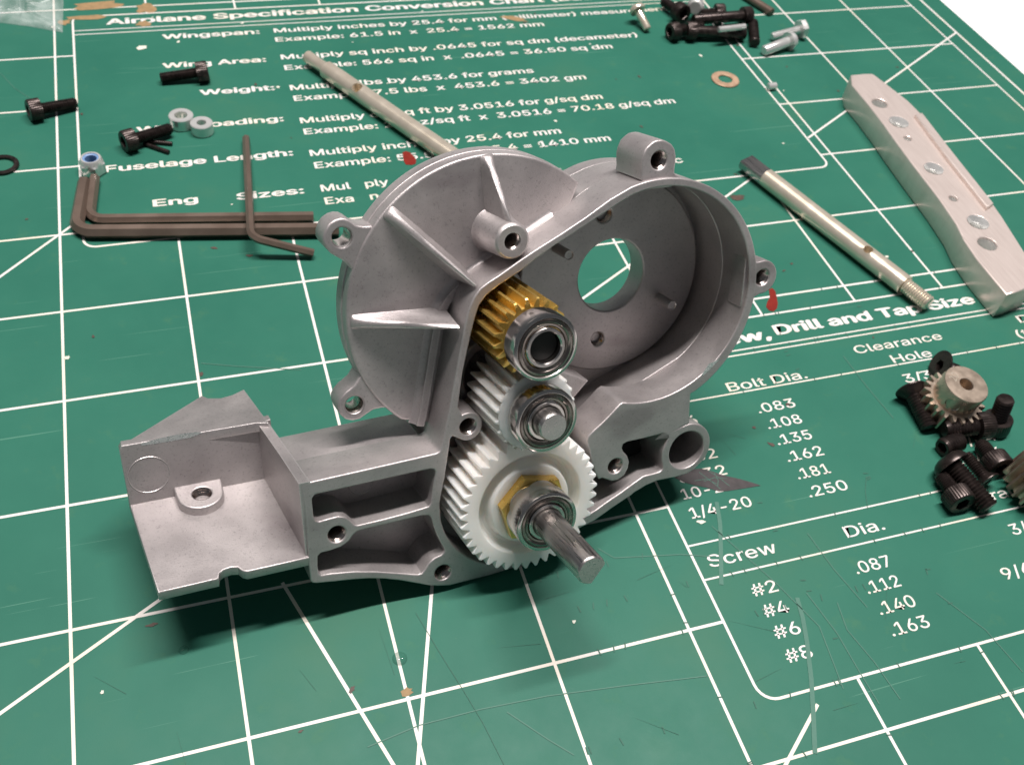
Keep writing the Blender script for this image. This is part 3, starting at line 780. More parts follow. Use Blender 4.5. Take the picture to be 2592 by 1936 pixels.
def fin(name, a, wa, b_, wb, ta, tb, base=-0.315):
    """tapered rib from the rim (a) to the wall (b_) with a softened crest"""
    A, B = Vector(a), Vector(b_)
    d = (B - A).normalized(); n_ = Vector((-d.y, d.x))
    rings = []
    for t in (0.0, 0.03, 0.15, 0.35, 0.6, 0.85, 0.97, 1.0):
        P = A + (B - A) * t; w = wa + (wb - wa) * t; th = ta + (tb - ta) * t
        if t == 0: w = base + 0.012
        if t == 0.03: w = wa + 0.004
        h = max(w - base, 0.004); bs = th / 2 + 0.07 * h + 0.016
        sec = [(-bs - 0.012, base), (-bs + 0.004, base + min(0.022, h * .4)), (-th / 2, base + h * 0.82), (-th / 2 * 0.72, base + h * 0.96), (0, base + h), (th / 2 * 0.72, base + h * 0.96), (th / 2, base + h * 0.82), (bs - 0.004, base + min(0.022, h * .4)), (bs + 0.012, base)]
        rings.append([(P.x + n_.x * s, P.y + n_.y * s, w_) for s, w_ in sec])
    v, f_ = loops(rings, cap0=True, cap1=True)
    return H(mk(name, v, f_, M['cast'], None, 50))
fin('cover_rib', (0.5334, 1.7967), -0.275, (0.5628, 1.4264), -0.02, 0.055, 0.034)
fin('cover_rib', (-0.1362, 1.5369), -0.270, (0.314, 1.0642), -0.03, 0.058, 0.034)
fin('cover_rib', (-0.4315, 0.8687), -0.275, (0.1893, 0.805), -0.03, 0.060, 0.036)

# box on the left: top and side walls running back behind the pockets
bt = [(-0.9074, -0.0101), (-0.0411, -0.0216)]
H(plate('box_shell', [bt[0], bt[1], (bt[1][0] + 0.05, bt[1][1] - 0.10), (bt[0][0] + 0.09, bt[0][1] - 0.10), (bt[0][0] + 0.08, -0.60), (bt[0][0] - 0.012, -0.60)], [], -0.70, -0.318, M['cast'], None, 0.006))
def FR(ex, ey, ez, o=(0, 0, 0)):
    m_ = Matrix((Vector(ex), Vector(ey), Vector(ez))).transposed().to_4x4(); m_.translation = Vector(o)
    return m_
# bracket: sloping ledge, upright wall, roof behind it
e_fl, e_fr, e_bl, e_br = Vector((-1.848, -0.501, 0.0)), Vector((-0.925, -0.539, 0.0)), Vector((-1.905, -0.325, -0.82)), Vector((-1.020, -0.363, -0.82))
lx = (e_fr - e_fl).normalized(); ld = (e_bl - e_fl); ly = (ld - lx * ld.dot(lx)).normalized(); lz = lx.cross(ly)
if lz.y < 0: lz = -lz; 
def lc(p): d = Vector(p) - e_fl; return (d.dot(lx), d.dot(ly))
W_ = lc(e_fr)[0]
led = [(0, 0), (W_ * 0.385, 0), (W_ * 0.40, 0.045), (W_ * 0.43, 0.065), (W_ * 0.48, 0.072), (W_ * 0.525, 0.060), (W_ * 0.545, 0.022), (W_ * 0.575, 0.004), (W_ + 0.02, 0), lc(e_br + Vector((0.03, 0, -0.05))), lc(e_bl + Vector((0, 0, -0.05)))]
H(plate('bracket_ledge', led, [], -0.072, 0.0, M['cast'], None, 0.007, frame=FR(lx, ly, lz, e_fl)))
r_l, r_r = Vector((-1.892, 0.113, -0.82)), Vector((-1.017, 0.075, -0.82))
H(plate('bracket_wall', [(e_bl.x - 0.0, e_bl.y - 0.06), (e_br.x + 0.1, e_br.y - 0.06), (r_r.x + 0.1, r_r.y), (r_r.x, r_r.y), (r_l.x + 0.02, r_l.y - 0.001), (r_l.x, r_l.y - 0.03)], [], -0.90, -0.82, M['cast'], None, 0.006))
roof = [(-1.8808, -0.8745), (-1.2791, -1.4095), (-1.2474, -1.3442), (-1.1664, -1.3009), (-1.0832, -1.3154), (-0.9885, -1.374), (-0.9432, -0.7472), (-1.017, -0.7864)]
roof = [(p[0], -p[1]) for p in roof]
H(plate('bracket_roof', roof, [], 0.0, 0.07, M['cast'], None, 0.006, frame=FR((1, 0, 0), (0, 0, -1), (0, 1, 0), (0, 0.020, 0))))
H(plate('bracket_foot', [(-1.45, 0.86), (-1.05, 0.86), (-1.05, 1.28), (-1.2, 1.30)], [], 0.0, 0.52, M['cast'], None, 0.006, frame=FR((1, 0, 0), (0, 0, -1), (0, 1, 0), (0, -0.50, 0)), clip=ground_clip))
# slanting cheek between bracket and box
ck = [(-0.930, 0.004, 0.0), (-0.955, 0.004, -0.45), (-1.010, 0.075, -0.82), (-1.022, -0.42, -0.84), (-0.945, -0.60, -0.02)]
cv = [Vector(p) for p in ck] + [Vector((p[0] + 0.07, p[1] - 0.004, p[2])) for p in ck]
H(mk('bracket_cheek', cv, [(0, 1, 2, 3, 4), (9, 8, 7, 6, 5)] + [(i, i + 5, (i + 1) % 5 + 5, (i + 1) % 5) for i in range(5)], M['cast'], None, 20))
tb = (-1.4604, -0.2887)
def tabp():
    c = lc(e_bl + Vector((0.43, 0, 0)))
    y0 = c[1]
    x = c[0] + 0.015
    return [(x - 0.155, y0 + 0.03), (x - 0.155, y0 - 0.03)] + arc((x, y0 - 0.095), 0.150, 190, 350, 16) + [(x + 0.155, y0 - 0.03), (x + 0.155, y0 + 0.03)], (x + 0.01, y0 - 0.10)
tp_, tc_ = tabp()
H(plate('bracket_tab', tp_, [circle2(tc_, 0.062, 28)], -0.02, 0.065, M['cast'], None, 0.012, frame=FR(lx, ly, lz, e_fl)))
o = lathe('tapped_hole', [(0.064, 0.062), (0.054, 0.050), (0.060, 0.040), (0.052, 0.030), (0.060, 0.020), (0.052, 0.010), (0.060, 0.0), (0.05, -0.06)], M['hole'], None, tc_, 32, cap1=True)
o.data.transform(FR(lx, ly, lz, e_fl)); H(o)
ec = (-1.7469, -0.1329)
H(lathe('ejector_mark', [(0.134, -0.8210), (0.130, -0.8165), (0.126, -0.8210)], M['cast'], None, ec, 56))
# bright places where the edge was filed or knocked
def chip(pts):
    v = [Vector(p) for p in pts]
    return H(mk('bare_edge', v, [tuple(range(len(v)))], M['bare'], None))
rc_ = [(2.0132, 0.1056), (2.0684, 0.1784), (2.1657, 0.2015), (2.1305, 0.1722), (2.0746, 0.1275), (2.0255, 0.0956)]
cp = [(p[0], p[1], 0.0015) for p in rc_]; chip(cp)
fl_ = [(-1.7594, 0.1014), (-1.6414, 0.1111), (-1.5143, 0.1116), (-1.4055, 0.102), (-1.3635, 0.0853), (-1.4476, 0.0696), (-1.5934, 0.0737), (-1.7536, 0.0841)]
chip([(p[0], p[1], -0.8185) for p in fl_])

# ------------------------------------------------------------------ gears, each train a thing seated in the housing
def tooth_loop(n_t, rr_, rt, w, ph=0.0, shape=((-0.5, 0), (-0.30, 0.0), (-0.20, 0.55), (-0.10, 1.0), (0.10, 1.0), (0.20, 0.55), (0.30, 0.0))):
    p = []
    for i in range(n_t):
        for a, h in shape:
            t = ph + (i + a) * 2 * PI / n_t; r_ = rr_ + (rt - rr_) * h
            p.append((r_ * math.cos(t), r_ * math.sin(t), w))
    return p
def gear(name, n_t, rr_, rt, w0, w1, mat, parent, inner, ph=0.0, ch=0.012, twist=0.0, shape=None):
    """inner = profile (r, w) from the front tooth face inwards; the back closes with a disc"""
    kw = {'shape': shape} if shape else {}
    L = lambda r0, r1, w, t: tooth_loop(n_t, r0, r1, w, ph + twist * (w - w1), **kw)
    n_ = len(L(rr_, rt, 0, 0))
    rings = [circ(0.02, w0, n_), L(rr_ - ch, rt - ch, w0, 0), L(rr_, rt, w0 + ch, 0), L(rr_, rt, (w0 + w1) / 2, 0), L(rr_, rt, w1 - ch, 0), L(rr_ - ch * 0.4, rt - ch, w1, 0)]
    def fix(r, w):
        base = L(1, 1, w, 0)
        return [(p[0] * r, p[1] * r, w) for p in base]
    rings[0] = fix(0.02, w0)
    rings += [fix(r, w) for r, w in inner]
    v, f_ = loops(rings, cap0=True, cap1=True)
    o = mk(name, v, f_, mat, parent, 30)
    return o
TS = ((-0.5, 0), (-0.42, 0.04), (-0.25, 0.5), (-0.085, 0.97), (0.085, 0.97), (0.25, 0.5), (0.42, 0.04))
def train(name, label, cat, ax):
    return empty(name, label, cat, at_local(ax[0], ax[1], 0.0), ROT)
def bearing(parent, w0, w1, r0=0.2165, r1=0.0984, bore=None):
    b_ = lathe('bearing', [(r0 - 0.004, w0), (r0, w0 + 0.006), (r0, w1 - 0.014), (r0 - 0.004, w1 - 0.005), (r0 - 0.014, w1), (r0 - 0.026, w1), (r0 - 0.030, w1 - 0.006), (r0 - 0.034, w1 - 0.012)], M['steel'], parent, (0, 0), 72)
    s_ = lathe('shield', [(r0 - 0.033, w1 - 0.012), (r0 - 0.038, w1 - 0.004), (r0 - 0.050, w1 - 0.002), (r0 - 0.058, w1 - 0.006), (r0 - 0.064, w1 - 0.014), (r1 + 0.042, w1 - 0.015), (r1 + 0.038, w1 - 0.011), (r1 + 0.035, w1 - 0.022)], M['shield'], b_, (0, 0), 72)
    i_ = lathe('inner_ring', [(r1 + 0.032, w1 - 0.03), (r1 + 0.032, w1 - 0.006), (r1 + 0.026, w1), (r1 + 0.010, w1), (r1 + 0.002, w1 - 0.008), (r1, w1 - 0.02), (r1, w1 - 0.12)], M['steel'], b_, (0, 0), 64)
    return b_

t1 = train('brass_gear', 'brass spur gear with a steel ball bearing on its end, uppermost in the housing', 'gear', AX1)
gear('toothed_wheel', 20, 0.196, 0.2536, -0.42, 0.233, M['brass'], t1, [(0.18, 0.233), (0.165, 0.238), (0.16, 0.262), (0.125, 0.264), (0.12, 0.30), (0.02, 0.30)], R(95.4), 0.008, shape=((-0.5, 0), (-0.34, 0.02), (-0.22, 0.5), (-0.10, 1.0), (0.10, 1.0), (0.22, 0.5), (0.34, 0.02)))
bearing(t1, 0.300, 0.443)
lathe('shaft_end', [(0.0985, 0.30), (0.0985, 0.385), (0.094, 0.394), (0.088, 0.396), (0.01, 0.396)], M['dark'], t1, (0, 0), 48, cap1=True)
lathe('shaft', [(0.098, -0.62), (0.098, -0.40)], M['ground'], t1, (0, 0), 40, cap0=True, cap1=True)

t2 = train('idler_gear', 'white nylon idler gear on a steel pin, between brass gear and large white gear', 'gear', AX2)
gear('toothed_wheel', 22, 0.215, 0.285, -0.26, 0.235, M['nylon'], t2, [(0.20, 0.235), (0.185, 0.24), (0.175, 0.262), (0.15, 0.270), (0.02, 0.270)], R(4), 0.010, shape=TS)
lathe('flange', [(0.02, 0.243), (0.250, 0.243), (0.262, 0.236), (0.262, 0.222), (0.2, 0.215)], M['nylon'], t2, (0, 0), 64)
bearing(t2, 0.268, 0.392)
lathe('shaft', [(0.0975, -0.64), (0.0975, 0.455), (0.095, 0.474), (0.086, 0.487), (0.01, 0.489)], M['ground'], t2, (0, 0), 56, cap0=True, cap1=True)

t3 = train('output_gear', 'large white nylon gear with brass hexagon and long flatted steel shaft, lowest in the housing', 'gear', AX3)
gear('toothed_wheel', 41, 0.458, 0.512, -0.26, 0.192, M['nylon'], t3, [(0.42, 0.192), (0.382, 0.190), (0.374, 0.184), (0.366, 0.150), (0.352, 0.118), (0.335, 0.108), (0.312, 0.110), (0.300, 0.122), (0.292, 0.150), (0.288, 0.180), (0.282, 0.190), (0.27, 0.193), (0.24, 0.193), (0.02, 0.193)], R(-95.3), 0.008, shape=TS)
H_ = plate_mesh([(0.252 * math.cos(R(105 + 60 * k)), 0.252 * math.sin(R(105 + 60 * k))) for k in range(6)], [circle2((0, 0), 0.14, 40)], 0.16, 0.268, 0.008)
finish(H_, M['brass'], 40, (0, 0, 1)); H_.materials.clear(); H_.materials.append(M['brass'])
link('hexagon_hub', H_, t3)
bearing(t3, 0.262, 0.447)
# shaft with a long ground flat
def dsec(r, flat, w, n_=96):
    p = []
    for i in range(n_):
        a = 2 * PI * i / n_; x, y = r * math.cos(a), r * math.sin(a)
        d = x * math.cos(R(-40)) + y * math.sin(R(-40))
        if d > flat: x -= (d - flat) * math.cos(R(-40)); y -= (d - flat) * math.sin(R(-40))
        p.append((x, y, w))
    return p
sr = 0.0978
v, f_ = loops([dsec(sr, 1, -0.62), dsec(sr, 1, 0.50), dsec(sr, 1, 0.545), dsec(sr, 0.085, 0.565), dsec(sr, 0.070, 0.585), dsec(sr, 0.064, 0.61), dsec(sr, 0.063, 0.8), dsec(sr, 0.063, 1.028), dsec(sr - 0.004, 0.060, 1.038), dsec(sr - 0.012, 0.053, 1.045)], cap0=True, cap1=True)
mk('shaft', v, f_, M['ground'], t3, 30)

# ------------------------------------------------------------------ loose fasteners and tools lying on the mat
def hexr(th, af):
    a = (th + PI / 6) % (PI / 3) - PI / 6
    return (af / 2) / math.cos(a)
def hexring(af, z, n_=48, rnd_=1.0): return [(hexr(2 * PI * i / n_, af) * math.cos(2 * PI * i / n_), hexr(2 * PI * i / n_, af) * math.sin(2 * PI * i / n_), z) for i in range(n_)]
def knurl(r, z, n_=72, d=0.004): return [((r - (d if i % 2 else 0)) * math.cos(2 * PI * i / n_), (r - (d if i % 2 else 0)) * math.sin(2 * PI * i / n_), z) for i in range(n_)]
def thread_prof(r, z0, z1, pitch=0.0197, depth=0.17):
    p = [(r * 0.86, z0), (r, z0 + pitch * 0.6)]
    z = z0 + pitch * 0.6
    while z < z1 - pitch * 1.6:
        p += [(r * (1 - depth), z + pitch / 2), (r, z + pitch)]; z += pitch
    p += [(r * 0.84, z + pitch * 0.7), (r * 0.78, z1), (0.004, z1)]
    return p
CAP_R, CAP_H = 0.109, 0.118
def head_mesh(kind, parent, mat, s=1.0):
    if kind == 'cap':
        r, h, af = CAP_R * s, CAP_H * s, 0.100 * s
        rings = [knurl(r, h), knurl(r, 0.016 * s), circ(r - 0.006 * s, 0.004 * s, 72), circ(r - 0.014 * s, 0, 72), hexring(af * 1.06, 0, 72), hexring(af, 0.006 * s, 72), hexring(af, 0.062 * s, 72), circ(0.004, 0.072 * s, 72)]
        v, f_ = loops(rings, cap0=True, cap1=True)
        return mk('head', v, f_, mat, parent, 26), h
    if kind == 'set':
        r, h, af = 0.062 * s, 0.012, 0.062 * s
        rings = [circ(r * 0.9, h + 0.006, 48), circ(r * 0.86, 0.003, 48), circ(r * 0.80, 0, 48), hexring(af * 1.05, 0.004, 48), hexring(af, 0.06, 48), circ(0.004, 0.066, 48)]
        v, f_ = loops(rings, cap1=True)
        return mk('head', v, f_, mat, parent, 26), h
    if kind == 'button':
        r, h, af = 0.150 * s, 0.086 * s, 0.098 * s
        pr = [(r, h), (r, h - 0.006), (r * 0.985, h * 0.72), (r * 0.90, h * 0.40), (r * 0.74, h * 0.14), (r * 0.56, 0.0)]
        rings = [circ(a, z, 48) for a, z in pr] + [hexring(af, 0.0, 48), hexring(af, 0.05 * s, 48), circ(0.004, 0.055 * s, 48)]
        v, f_ = loops(rings, cap0=True, cap1=True)
        return mk('head', v, f_, mat, parent, 26), h
    if kind == 'flat':
        r, h, af = 0.118 * s, 0.075 * s, 0.078 * s
        rings = [circ(0.055 * s, h, 48), circ(r, 0.012 * s, 48), circ(r, 0.003, 48), circ(r - 0.004, 0, 48), hexring(af, 0, 48), hexring(af, 0.05 * s, 48), circ(0.004, 0.056 * s, 48)]
        v, f_ = loops(rings, cap0=True, cap1=True)
        return mk('head', v, f_, mat, parent, 26), h
    if kind == 'pan':
        r, h = 0.105 * s, 0.080 * s
        pr = [(0.05 * s, h), (r * 0.96, h), (r, h - 0.008), (r, h * 0.55), (r * 0.88, h * 0.2), (r * 0.62, 0.0), (0.03 * s, -0.003)]
        return lathe('head', pr, mat, parent, (0, 0), 40, cap0=True, cap1=True), h
    if kind == 'hex':
        r, h = 0.125 * s, 0.080 * s
        rings = [circ(0.05 * s, h, 48), hexring(0.215 * s, h, 48), hexring(0.215 * s, 0.012, 48), circ(0.100 * s, 0, 48)]
        v, f_ = loops(rings, cap0=True, cap1=True)
        return mk('head', v, f_, mat, parent, 26), h
    if kind == 'flange':
        r, h = 0.115 * s, 0.090 * s
        rings = [circ(0.05 * s, h, 48), circ(r, h, 48), circ(r, h - 0.014, 48), circ(r * 0.8, h * 0.7, 48), circ(r * 0.78, h * 0.1, 48), circ(r * 0.68, 0, 48)]
        v, f_ = loops(rings, cap0=True, cap1=True)
        return mk('head', v, f_, mat, parent, 26), h
def screw(name, label, kind, a, b_, mat='black_oxide', s=1.0, r=0.0585, smooth=False, group=None, cat='screw', pitch=0.0197):
    """a = middle of the head's top, b_ = tip, both in the room"""
    a, b_ = Vector(a), Vector(b_)
    t = empty(name, label, cat, a, frame_z(b_ - a), group)
    h_, hh = head_mesh(kind, t, M[mat], s)
    L_ = (b_ - a).length
    if smooth: lathe('shank', [(r, hh - 0.002), (r, L_ - 0.02), (r * 0.92, L_ - 0.006), (r * 0.8, L_), (0.004, L_)], M[mat], t, (0, 0), 32, cap1=True)
    else: lathe('threaded_shank', thread_prof(r, hh - 0.002, L_, pitch), M[mat], t, (0, 0), 32, cap1=True, angle=20)
    return t
def P(xy, z): return (xy[0], xy[1], z)
G1 = 'black cap screws scattered at the upper left'
screw('cap_screw', 'black cap screw at the far left, lying across a vertical grid line', 'cap', P((0.7588, 5.835, 0.11), .11), P((1.2009, 5.9895, 0.062), .062), group=G1)
screw('cap_screw', 'black cap screw lying across the printed words Wing Area with its head to the right', 'cap', P((2.5425, 6.3444, 0.11), .11), P((2.046, 6.3448, 0.062), .062), group=G1)
screw('cap_screw', 'black cap screw resting on two thin pins beside the silver spacers', 'cap', P((1.6163, 5.1732, 0.11), .11), P((2.0787, 5.3835, 0.08), .08), group=G1)
def pin(name, label, a, b_, r, mat, cat='pin', ch=0.008, group=None):
    a, b_ = Vector(a), Vector(b_); L_ = (b_ - a).length
    o = lathe(name, [(0.002, 0), (r - ch, 0), (r, ch), (r, L_ - ch), (r - ch, L_), (0.002, L_)], M[mat], None, (0, 0), 28, cap0=True, cap1=True)
    m4 = frame_z(b_ - a).to_4x4(); m4.translation = a; o.matrix_world = m4
    return tag(o, label, cat, group)
pin('thin_pin', 'thin black pin reaching level out from under the cap screw by the spacers', P((1.7884, 5.2919, 0.02), .022), P((2.0686, 5.2069, 0.02), .022), 0.020, 'black_oxide', ch=0.004, group='thin black pins under the cap screw')
pin('thin_pin', 'thin black pin slanting down to the right from under the cap screw by the spacers', P((1.8013, 5.2472, 0.02), .022), P((2.0252, 5.0662, 0.02), .022), 0.022, 'black_oxide', ch=0.004, group='thin black pins under the cap screw')
def ring(name, label, c, r0, r1, h, mat, cat, group=None):
    o = lathe(name, [(r1, 0.0), (r0 - 0.006, 0.0), (r0, 0.006), (r0, h - 0.008), (r0 - 0.008, h), (r1 + 0.006, h), (r1, h - 0.006)], M[mat], None, (0, 0), 44, closed=True)
    o.location = (c[0], c[1], 0.003)
    return tag(o, label, cat, group)
ring('steel_spacer', 'shiny round steel spacer standing farther back, touching its twin', (2.1913, 5.538, 0.12), .122, .062, .125, 'zinc', 'spacer', 'steel spacers by the cap screw')
ring('steel_spacer', 'shiny round steel spacer standing nearer, right of its twin', (2.377, 5.3926, 0.11), .112, .046, .115, 'zinc', 'spacer', 'steel spacers by the cap screw')
ring('rubber_ring', 'thin black ring lying flat at the left edge of the picture', (0.5115, 5.1019, 0.02), .150, .105, .030, 'black_oxide', 'ring')
ring('copper_washer', 'flat copper coloured washer lying alone on the bare green', (8.4322, 5.5786, 0.01), .170, .085, .018, 'copper', 'washer')
nut_c = (1.3179, 4.891, 0.1)
nut = empty('lock_nut', 'silver lock nut with a blue nylon insert beside the word Fuselage', 'nut', P(nut_c, 0.003), Matrix.Rotation(R(12), 3, 'Z'))
v, f_ = loops([hexring(0.20, 0.0), hexring(0.215, 0.010), hexring(0.215, 0.105), circ(0.106, 0.118, 48), circ(0.098, 0.150, 48), circ(0.090, 0.162, 48), circ(0.074, 0.160, 48), circ(0.072, 0.140, 48)])
mk('body', v, f_, M['zinc'], nut, 28)
lathe('nylon_insert', [(0.074, 0.148), (0.066, 0.152), (0.055, 0.148), (0.050, 0.10), (0.05, 0.0)], M['blue'], nut, (0, 0), 40)

# hexagon keys: a six-sided rod swept round a bend
def hexkey(name, label, path, af, r_b, mat='key_steel', group=None):
    pts = [Vector(p) for p in path]
    A, B, C_ = pts
    d1 = (A - B).normalized(); d2 = (C_ - B).normalized()
    n_ = d1.cross(d2).normalized()
    half = d1.angle(d2) / 2
    tl = r_b / math.tan(half)
    cen = B + (d1 + d2).normalized() * (r_b / math.sin(half))
    p1, p2 = B + d1 * tl, B + d2 * tl
    line = [A - d1 * 0.0, A + (p1 - A) * 0.02]
    r1, r2 = p1 - cen, p2 - cen
    tot = r1.angle(r2); ax = r1.cross(r2).normalized()
    mid = [cen + Matrix.Rotation(tot * k / 10, 3, ax) @ r1 for k in range(11)]
    line = [A] + mid + [C_]
    rings = []
    for i, p in enumerate(line):
        t = ((line[i + 1] if i < len(line) - 1 else p) - (line[i - 1] if i else p)).normalized()
        b_ = t.cross(n_).normalized()
        cs = 1.0
        rings.append([tuple(p + (b_ * math.cos(R(60 * k)) + n_ * math.sin(R(60 * k))) * (af / 2 / math.cos(R(30)))) for k in range(6)])
    s0 = [tuple(Vector(q) * 0.9 + A * 0.1 - (line[1] - A).normalized() * 0.008) for q in rings[0]]
    e0 = [tuple(Vector(q) * 0.9 + C_ * 0.1 + (C_ - line[-2]).normalized() * 0.008) for q in rings[-1]]
    v, f_ = loops([s0] + rings + [e0], cap0=True, cap1=True)
    ctr = Vector(path[1])
    o = mk(name, [Vector(q) - ctr for q in v], f_, M[mat], None, 38)
    o.location = ctr
    return tag(o, label, 'hex key', group)
G2 = 'hex keys left of the housing'
hexkey('hex_key', 'thickest brown hex key, nearest of the two lying side by side', [P((1.2394, 4.6663, 0.062), .062), P((1.1407, 3.9454, 0.062), .062), P((3.4174, 3.5771, 0.062), .062)], 0.110, 0.16, group=G2)
hexkey('hex_key', 'middle sized brown hex key, nested inside the bend of the thickest one', [P((1.3279, 4.728, 0.05), .05), P((1.26, 4.1125, 0.05), .05), P((3.2224, 3.8164, 0.05), .05)], 0.085, 0.14, group=G2)
hexkey('hex_key', 'thinnest brown hex key, laid crosswise over the two parallel ones', [P((2.7827, 5.1574, 0.05), .05), P((2.6169, 3.4242, 0.21), .21), P((3.134, 3.3018, 0.055), .055)], 0.066, 0.11, group=G2)

# plated axles
def axle(name, label, secs, a, b_, mat='plated', hole=None, flatted=None):
    a, b_ = Vector(a), Vector(b_)
    t = empty(name, label, 'axle', a, frame_z(b_ - a))
    return t, (b_ - a).length
a_, b_ = Vector(P((3.6297, 6.5251, 0.1), .098)), Vector(P((5.1433, 3.7441, 0.1), .098))
ax1, L_ = axle('plated_axle', 'plated axle lying behind the housing with a stepped tip and a cross hole', None, a_, b_)
lathe('rod', [(0.004, 0), (0.062, 0), (0.070, 0.008), (0.070, 0.33), (0.076, 0.34), (0.0985, 0.345), (0.0985, L_)], M['plated'], ax1, (0, 0), 40, cap0=True, cap1=True)
def cross_hole(parent, zpos, r, axle_r, world_dir):
    """dark drilled mouth set in the rod's surface"""
    d = parent.matrix_world.to_3x3().inverted() @ Vector(world_dir); d.z = 0; d.normalize()
    up_ = Vector((0, 0, 1)); sd = up_.cross(d)
    rings = []
    for rr_, dep in ((r * 1.12, 0.001), (r, 0.0005), (r * 0.97, -0.02), (r * 0.9, -0.07), (0.004, -0.075)):
        q = []
        for i in range(32):
            t = 2 * PI * i / 32; x, y = rr_ * math.cos(t), rr_ * math.sin(t)
            q.append(tuple(d * (math.sqrt(max(axle_r ** 2 - x * x, 0)) + dep) + sd * x + up_ * (zpos + y)))
        rings.append(q)
    v, f_ = loops(rings, cap1=True)
    o = mk('cross_hole', v, f_, M['hole'], parent, 40)
    v2, f2 = loops([[tuple(Vector(p) + d * 0.0012) for p in rings[1]], [tuple(d * (axle_r + 0.0012) + up_ * zpos) for _ in range(32)]])
    return o
v0 = (Vector((2.187, -3.66, 6.155)) - a_)
hz = Vector(P((3.9776, 5.6861, 0.17), .17)) - a_
dr = (b_ - a_).normalized()
def drilled(name, parent, L0, L1, r, hole_z, hole_r, hdir, mat):
    """rod with a real drilled pocket: ring of side faces round the mouth"""
    d = parent.matrix_world.to_3x3().inverted() @ Vector(hdir); d.z = 0; d.normalize()
    a0 = math.atan2(d.y, d.x)
    bm = bmesh.new()
    n_ = 32; k = 12
    # grid of angle x length, finer near the hole; drop faces inside the mouth and bridge
    import itertools
    zs = [L0 + 0.0, hole_z - hole_r * 1.6, hole_z + hole_r * 1.6, L1]
    half = hole_r * 1.6 / r
    # patch square in (angle, z) around the hole
    sq = []
    m_ = 8
    for s_ in range(4):
        for i in range(m_):
            t = -1 + 2 * i / m_
            x, y = ((t, -1), (1, t), (-t, 1), (-1, -t))[s_]
            sq.append((x * half, hole_z + y * hole_r * 1.6))
    def cyl(a, z, rr_=r): return (rr_ * math.cos(a0 + a), rr_ * math.sin(a0 + a), z)
    outer_ = [bm.verts.new(cyl(a, z)) for a, z in sq]
    mouth = []; mouth2 = []; deep = []
    for (a, z) in sq:
        th = math.atan2((z - hole_z), a * r)
        x, y = hole_r * math.cos(th), hole_r * math.sin(th)
        aa = math.asin(max(-1, min(1, x / r)))
        mouth.append(bm.verts.new(cyl(aa, hole_z + y)))
        x2, y2 = x * 0.93, y * 0.93
        h_ = math.sqrt(r * r - x2 * x2) - 0.012
        def loc(x_, y_, h__): return (h__ * math.cos(a0) - x_ * math.sin(a0), h__ * math.sin(a0) + x_ * math.cos(a0), hole_z + y_)
        mouth2.append(bm.verts.new(loc(x2, y2, h_)))
        deep.append(bm.verts.new(loc(x2, y2, -r * 0.9)))
    N_ = len(sq)
    for A_, B_ in ((outer_, mouth), (mouth, mouth2), (mouth2, deep)):
        for i in range(N_): bm.faces.new((A_[i], A_[(i + 1) % N_], B_[(i + 1) % N_], B_[i]))
    bm.faces.new(deep)
    # rest of the band round the back
    bot = outer_[0:m_ + 1]; top = [outer_[(3 * m_ - i) % N_] for i in range(m_ + 1)]
    rgt = outer_[m_:2 * m_ + 1]; lft = [outer_[(4 * m_ - i) % N_] for i in range(m_ + 1)]
    nb = 22
    cols = [rgt]
    for j in range(1, nb):
        a = half + (2 * PI - 2 * half) * j / nb
        cols.append([bm.verts.new(cyl(a, v_.co.z)) for v_ in rgt])
    cols.append(lft)
    for j in range(nb):
        for i in range(m_): bm.faces.new((cols[j][i], cols[j + 1][i], cols[j + 1][i + 1], cols[j][i + 1]))
    lo = bot + [c[0] for c in cols[1:-1]]; hi = top + [c[-1] for c in cols[1:-1]]
    for lst, z in ((lo, L0), (hi, L1)):
        e_ = [bm.verts.new((v_.co.x, v_.co.y, z)) for v_ in lst]
        for i in range(len(lst)): bm.faces.new((lst[i], lst[(i + 1) % len(lst)], e_[(i + 1) % len(lst)], e_[i]))
        bm.faces.new(e_)
    bmesh.ops.recalc_face_normals(bm, faces=bm.faces)
    me = bpy.data.meshes.new(name); bm.to_mesh(me); bm.free()
    finish(me, mat, 32)
    return link(name, me, parent)
for o in list(ax1.children): bpy.data.objects.remove(o)
lathe('stepped_tip', [(0.004, 0), (0.062, 0), (0.070, 0.008), (0.070, 0.33), (0.076, 0.34), (0.096, 0.346)], M['plated'], ax1, (0, 0), 40, cap0=True, cap1=True)
drilled('rod', ax1, 0.345, L_, 0.0985, hz.dot(dr), 0.058, Vector((-0.15, -0.55, 0.83)), M['plated'])
a_, b_ = Vector(P((7.8414, 3.8966, 0.1), .099)), Vector(P((8.6166, 1.5187, 0.1), .099))
ax2, L2_ = axle('plated_axle', 'plated axle with flattened end and threaded tip, lying beside the aluminium bar', None, a_, b_)
dr = (b_ - a_).normalized()
fz = (Vector(P((7.9546, 3.6031, 0.1), .099)) - a_).dot(dr)
tz = (Vector(P((8.5498, 1.8069, 0.1), .099)) - a_).dot(dr)
hz = (Vector(P((8.2921, 2.2345, 0.19), .19)) - a_).dot(dr)
upl = ax2.matrix_world.to_3x3().inverted() @ Vector((0, -0.25, 1)); upl.z = 0; upl.normalize()
def flat_sec(r, lim, w, n_=48):
    p = []
    for i in range(n_):
        x, y = r * math.cos(2 * PI * i / n_), r * math.sin(2 * PI * i / n_)
        d = x * upl.x + y * upl.y
        if abs(d) > lim: k = (abs(d) - lim) * (1 if d > 0 else -1); x -= k * upl.x; y -= k * upl.y
        p.append((x, y, w))
    return p
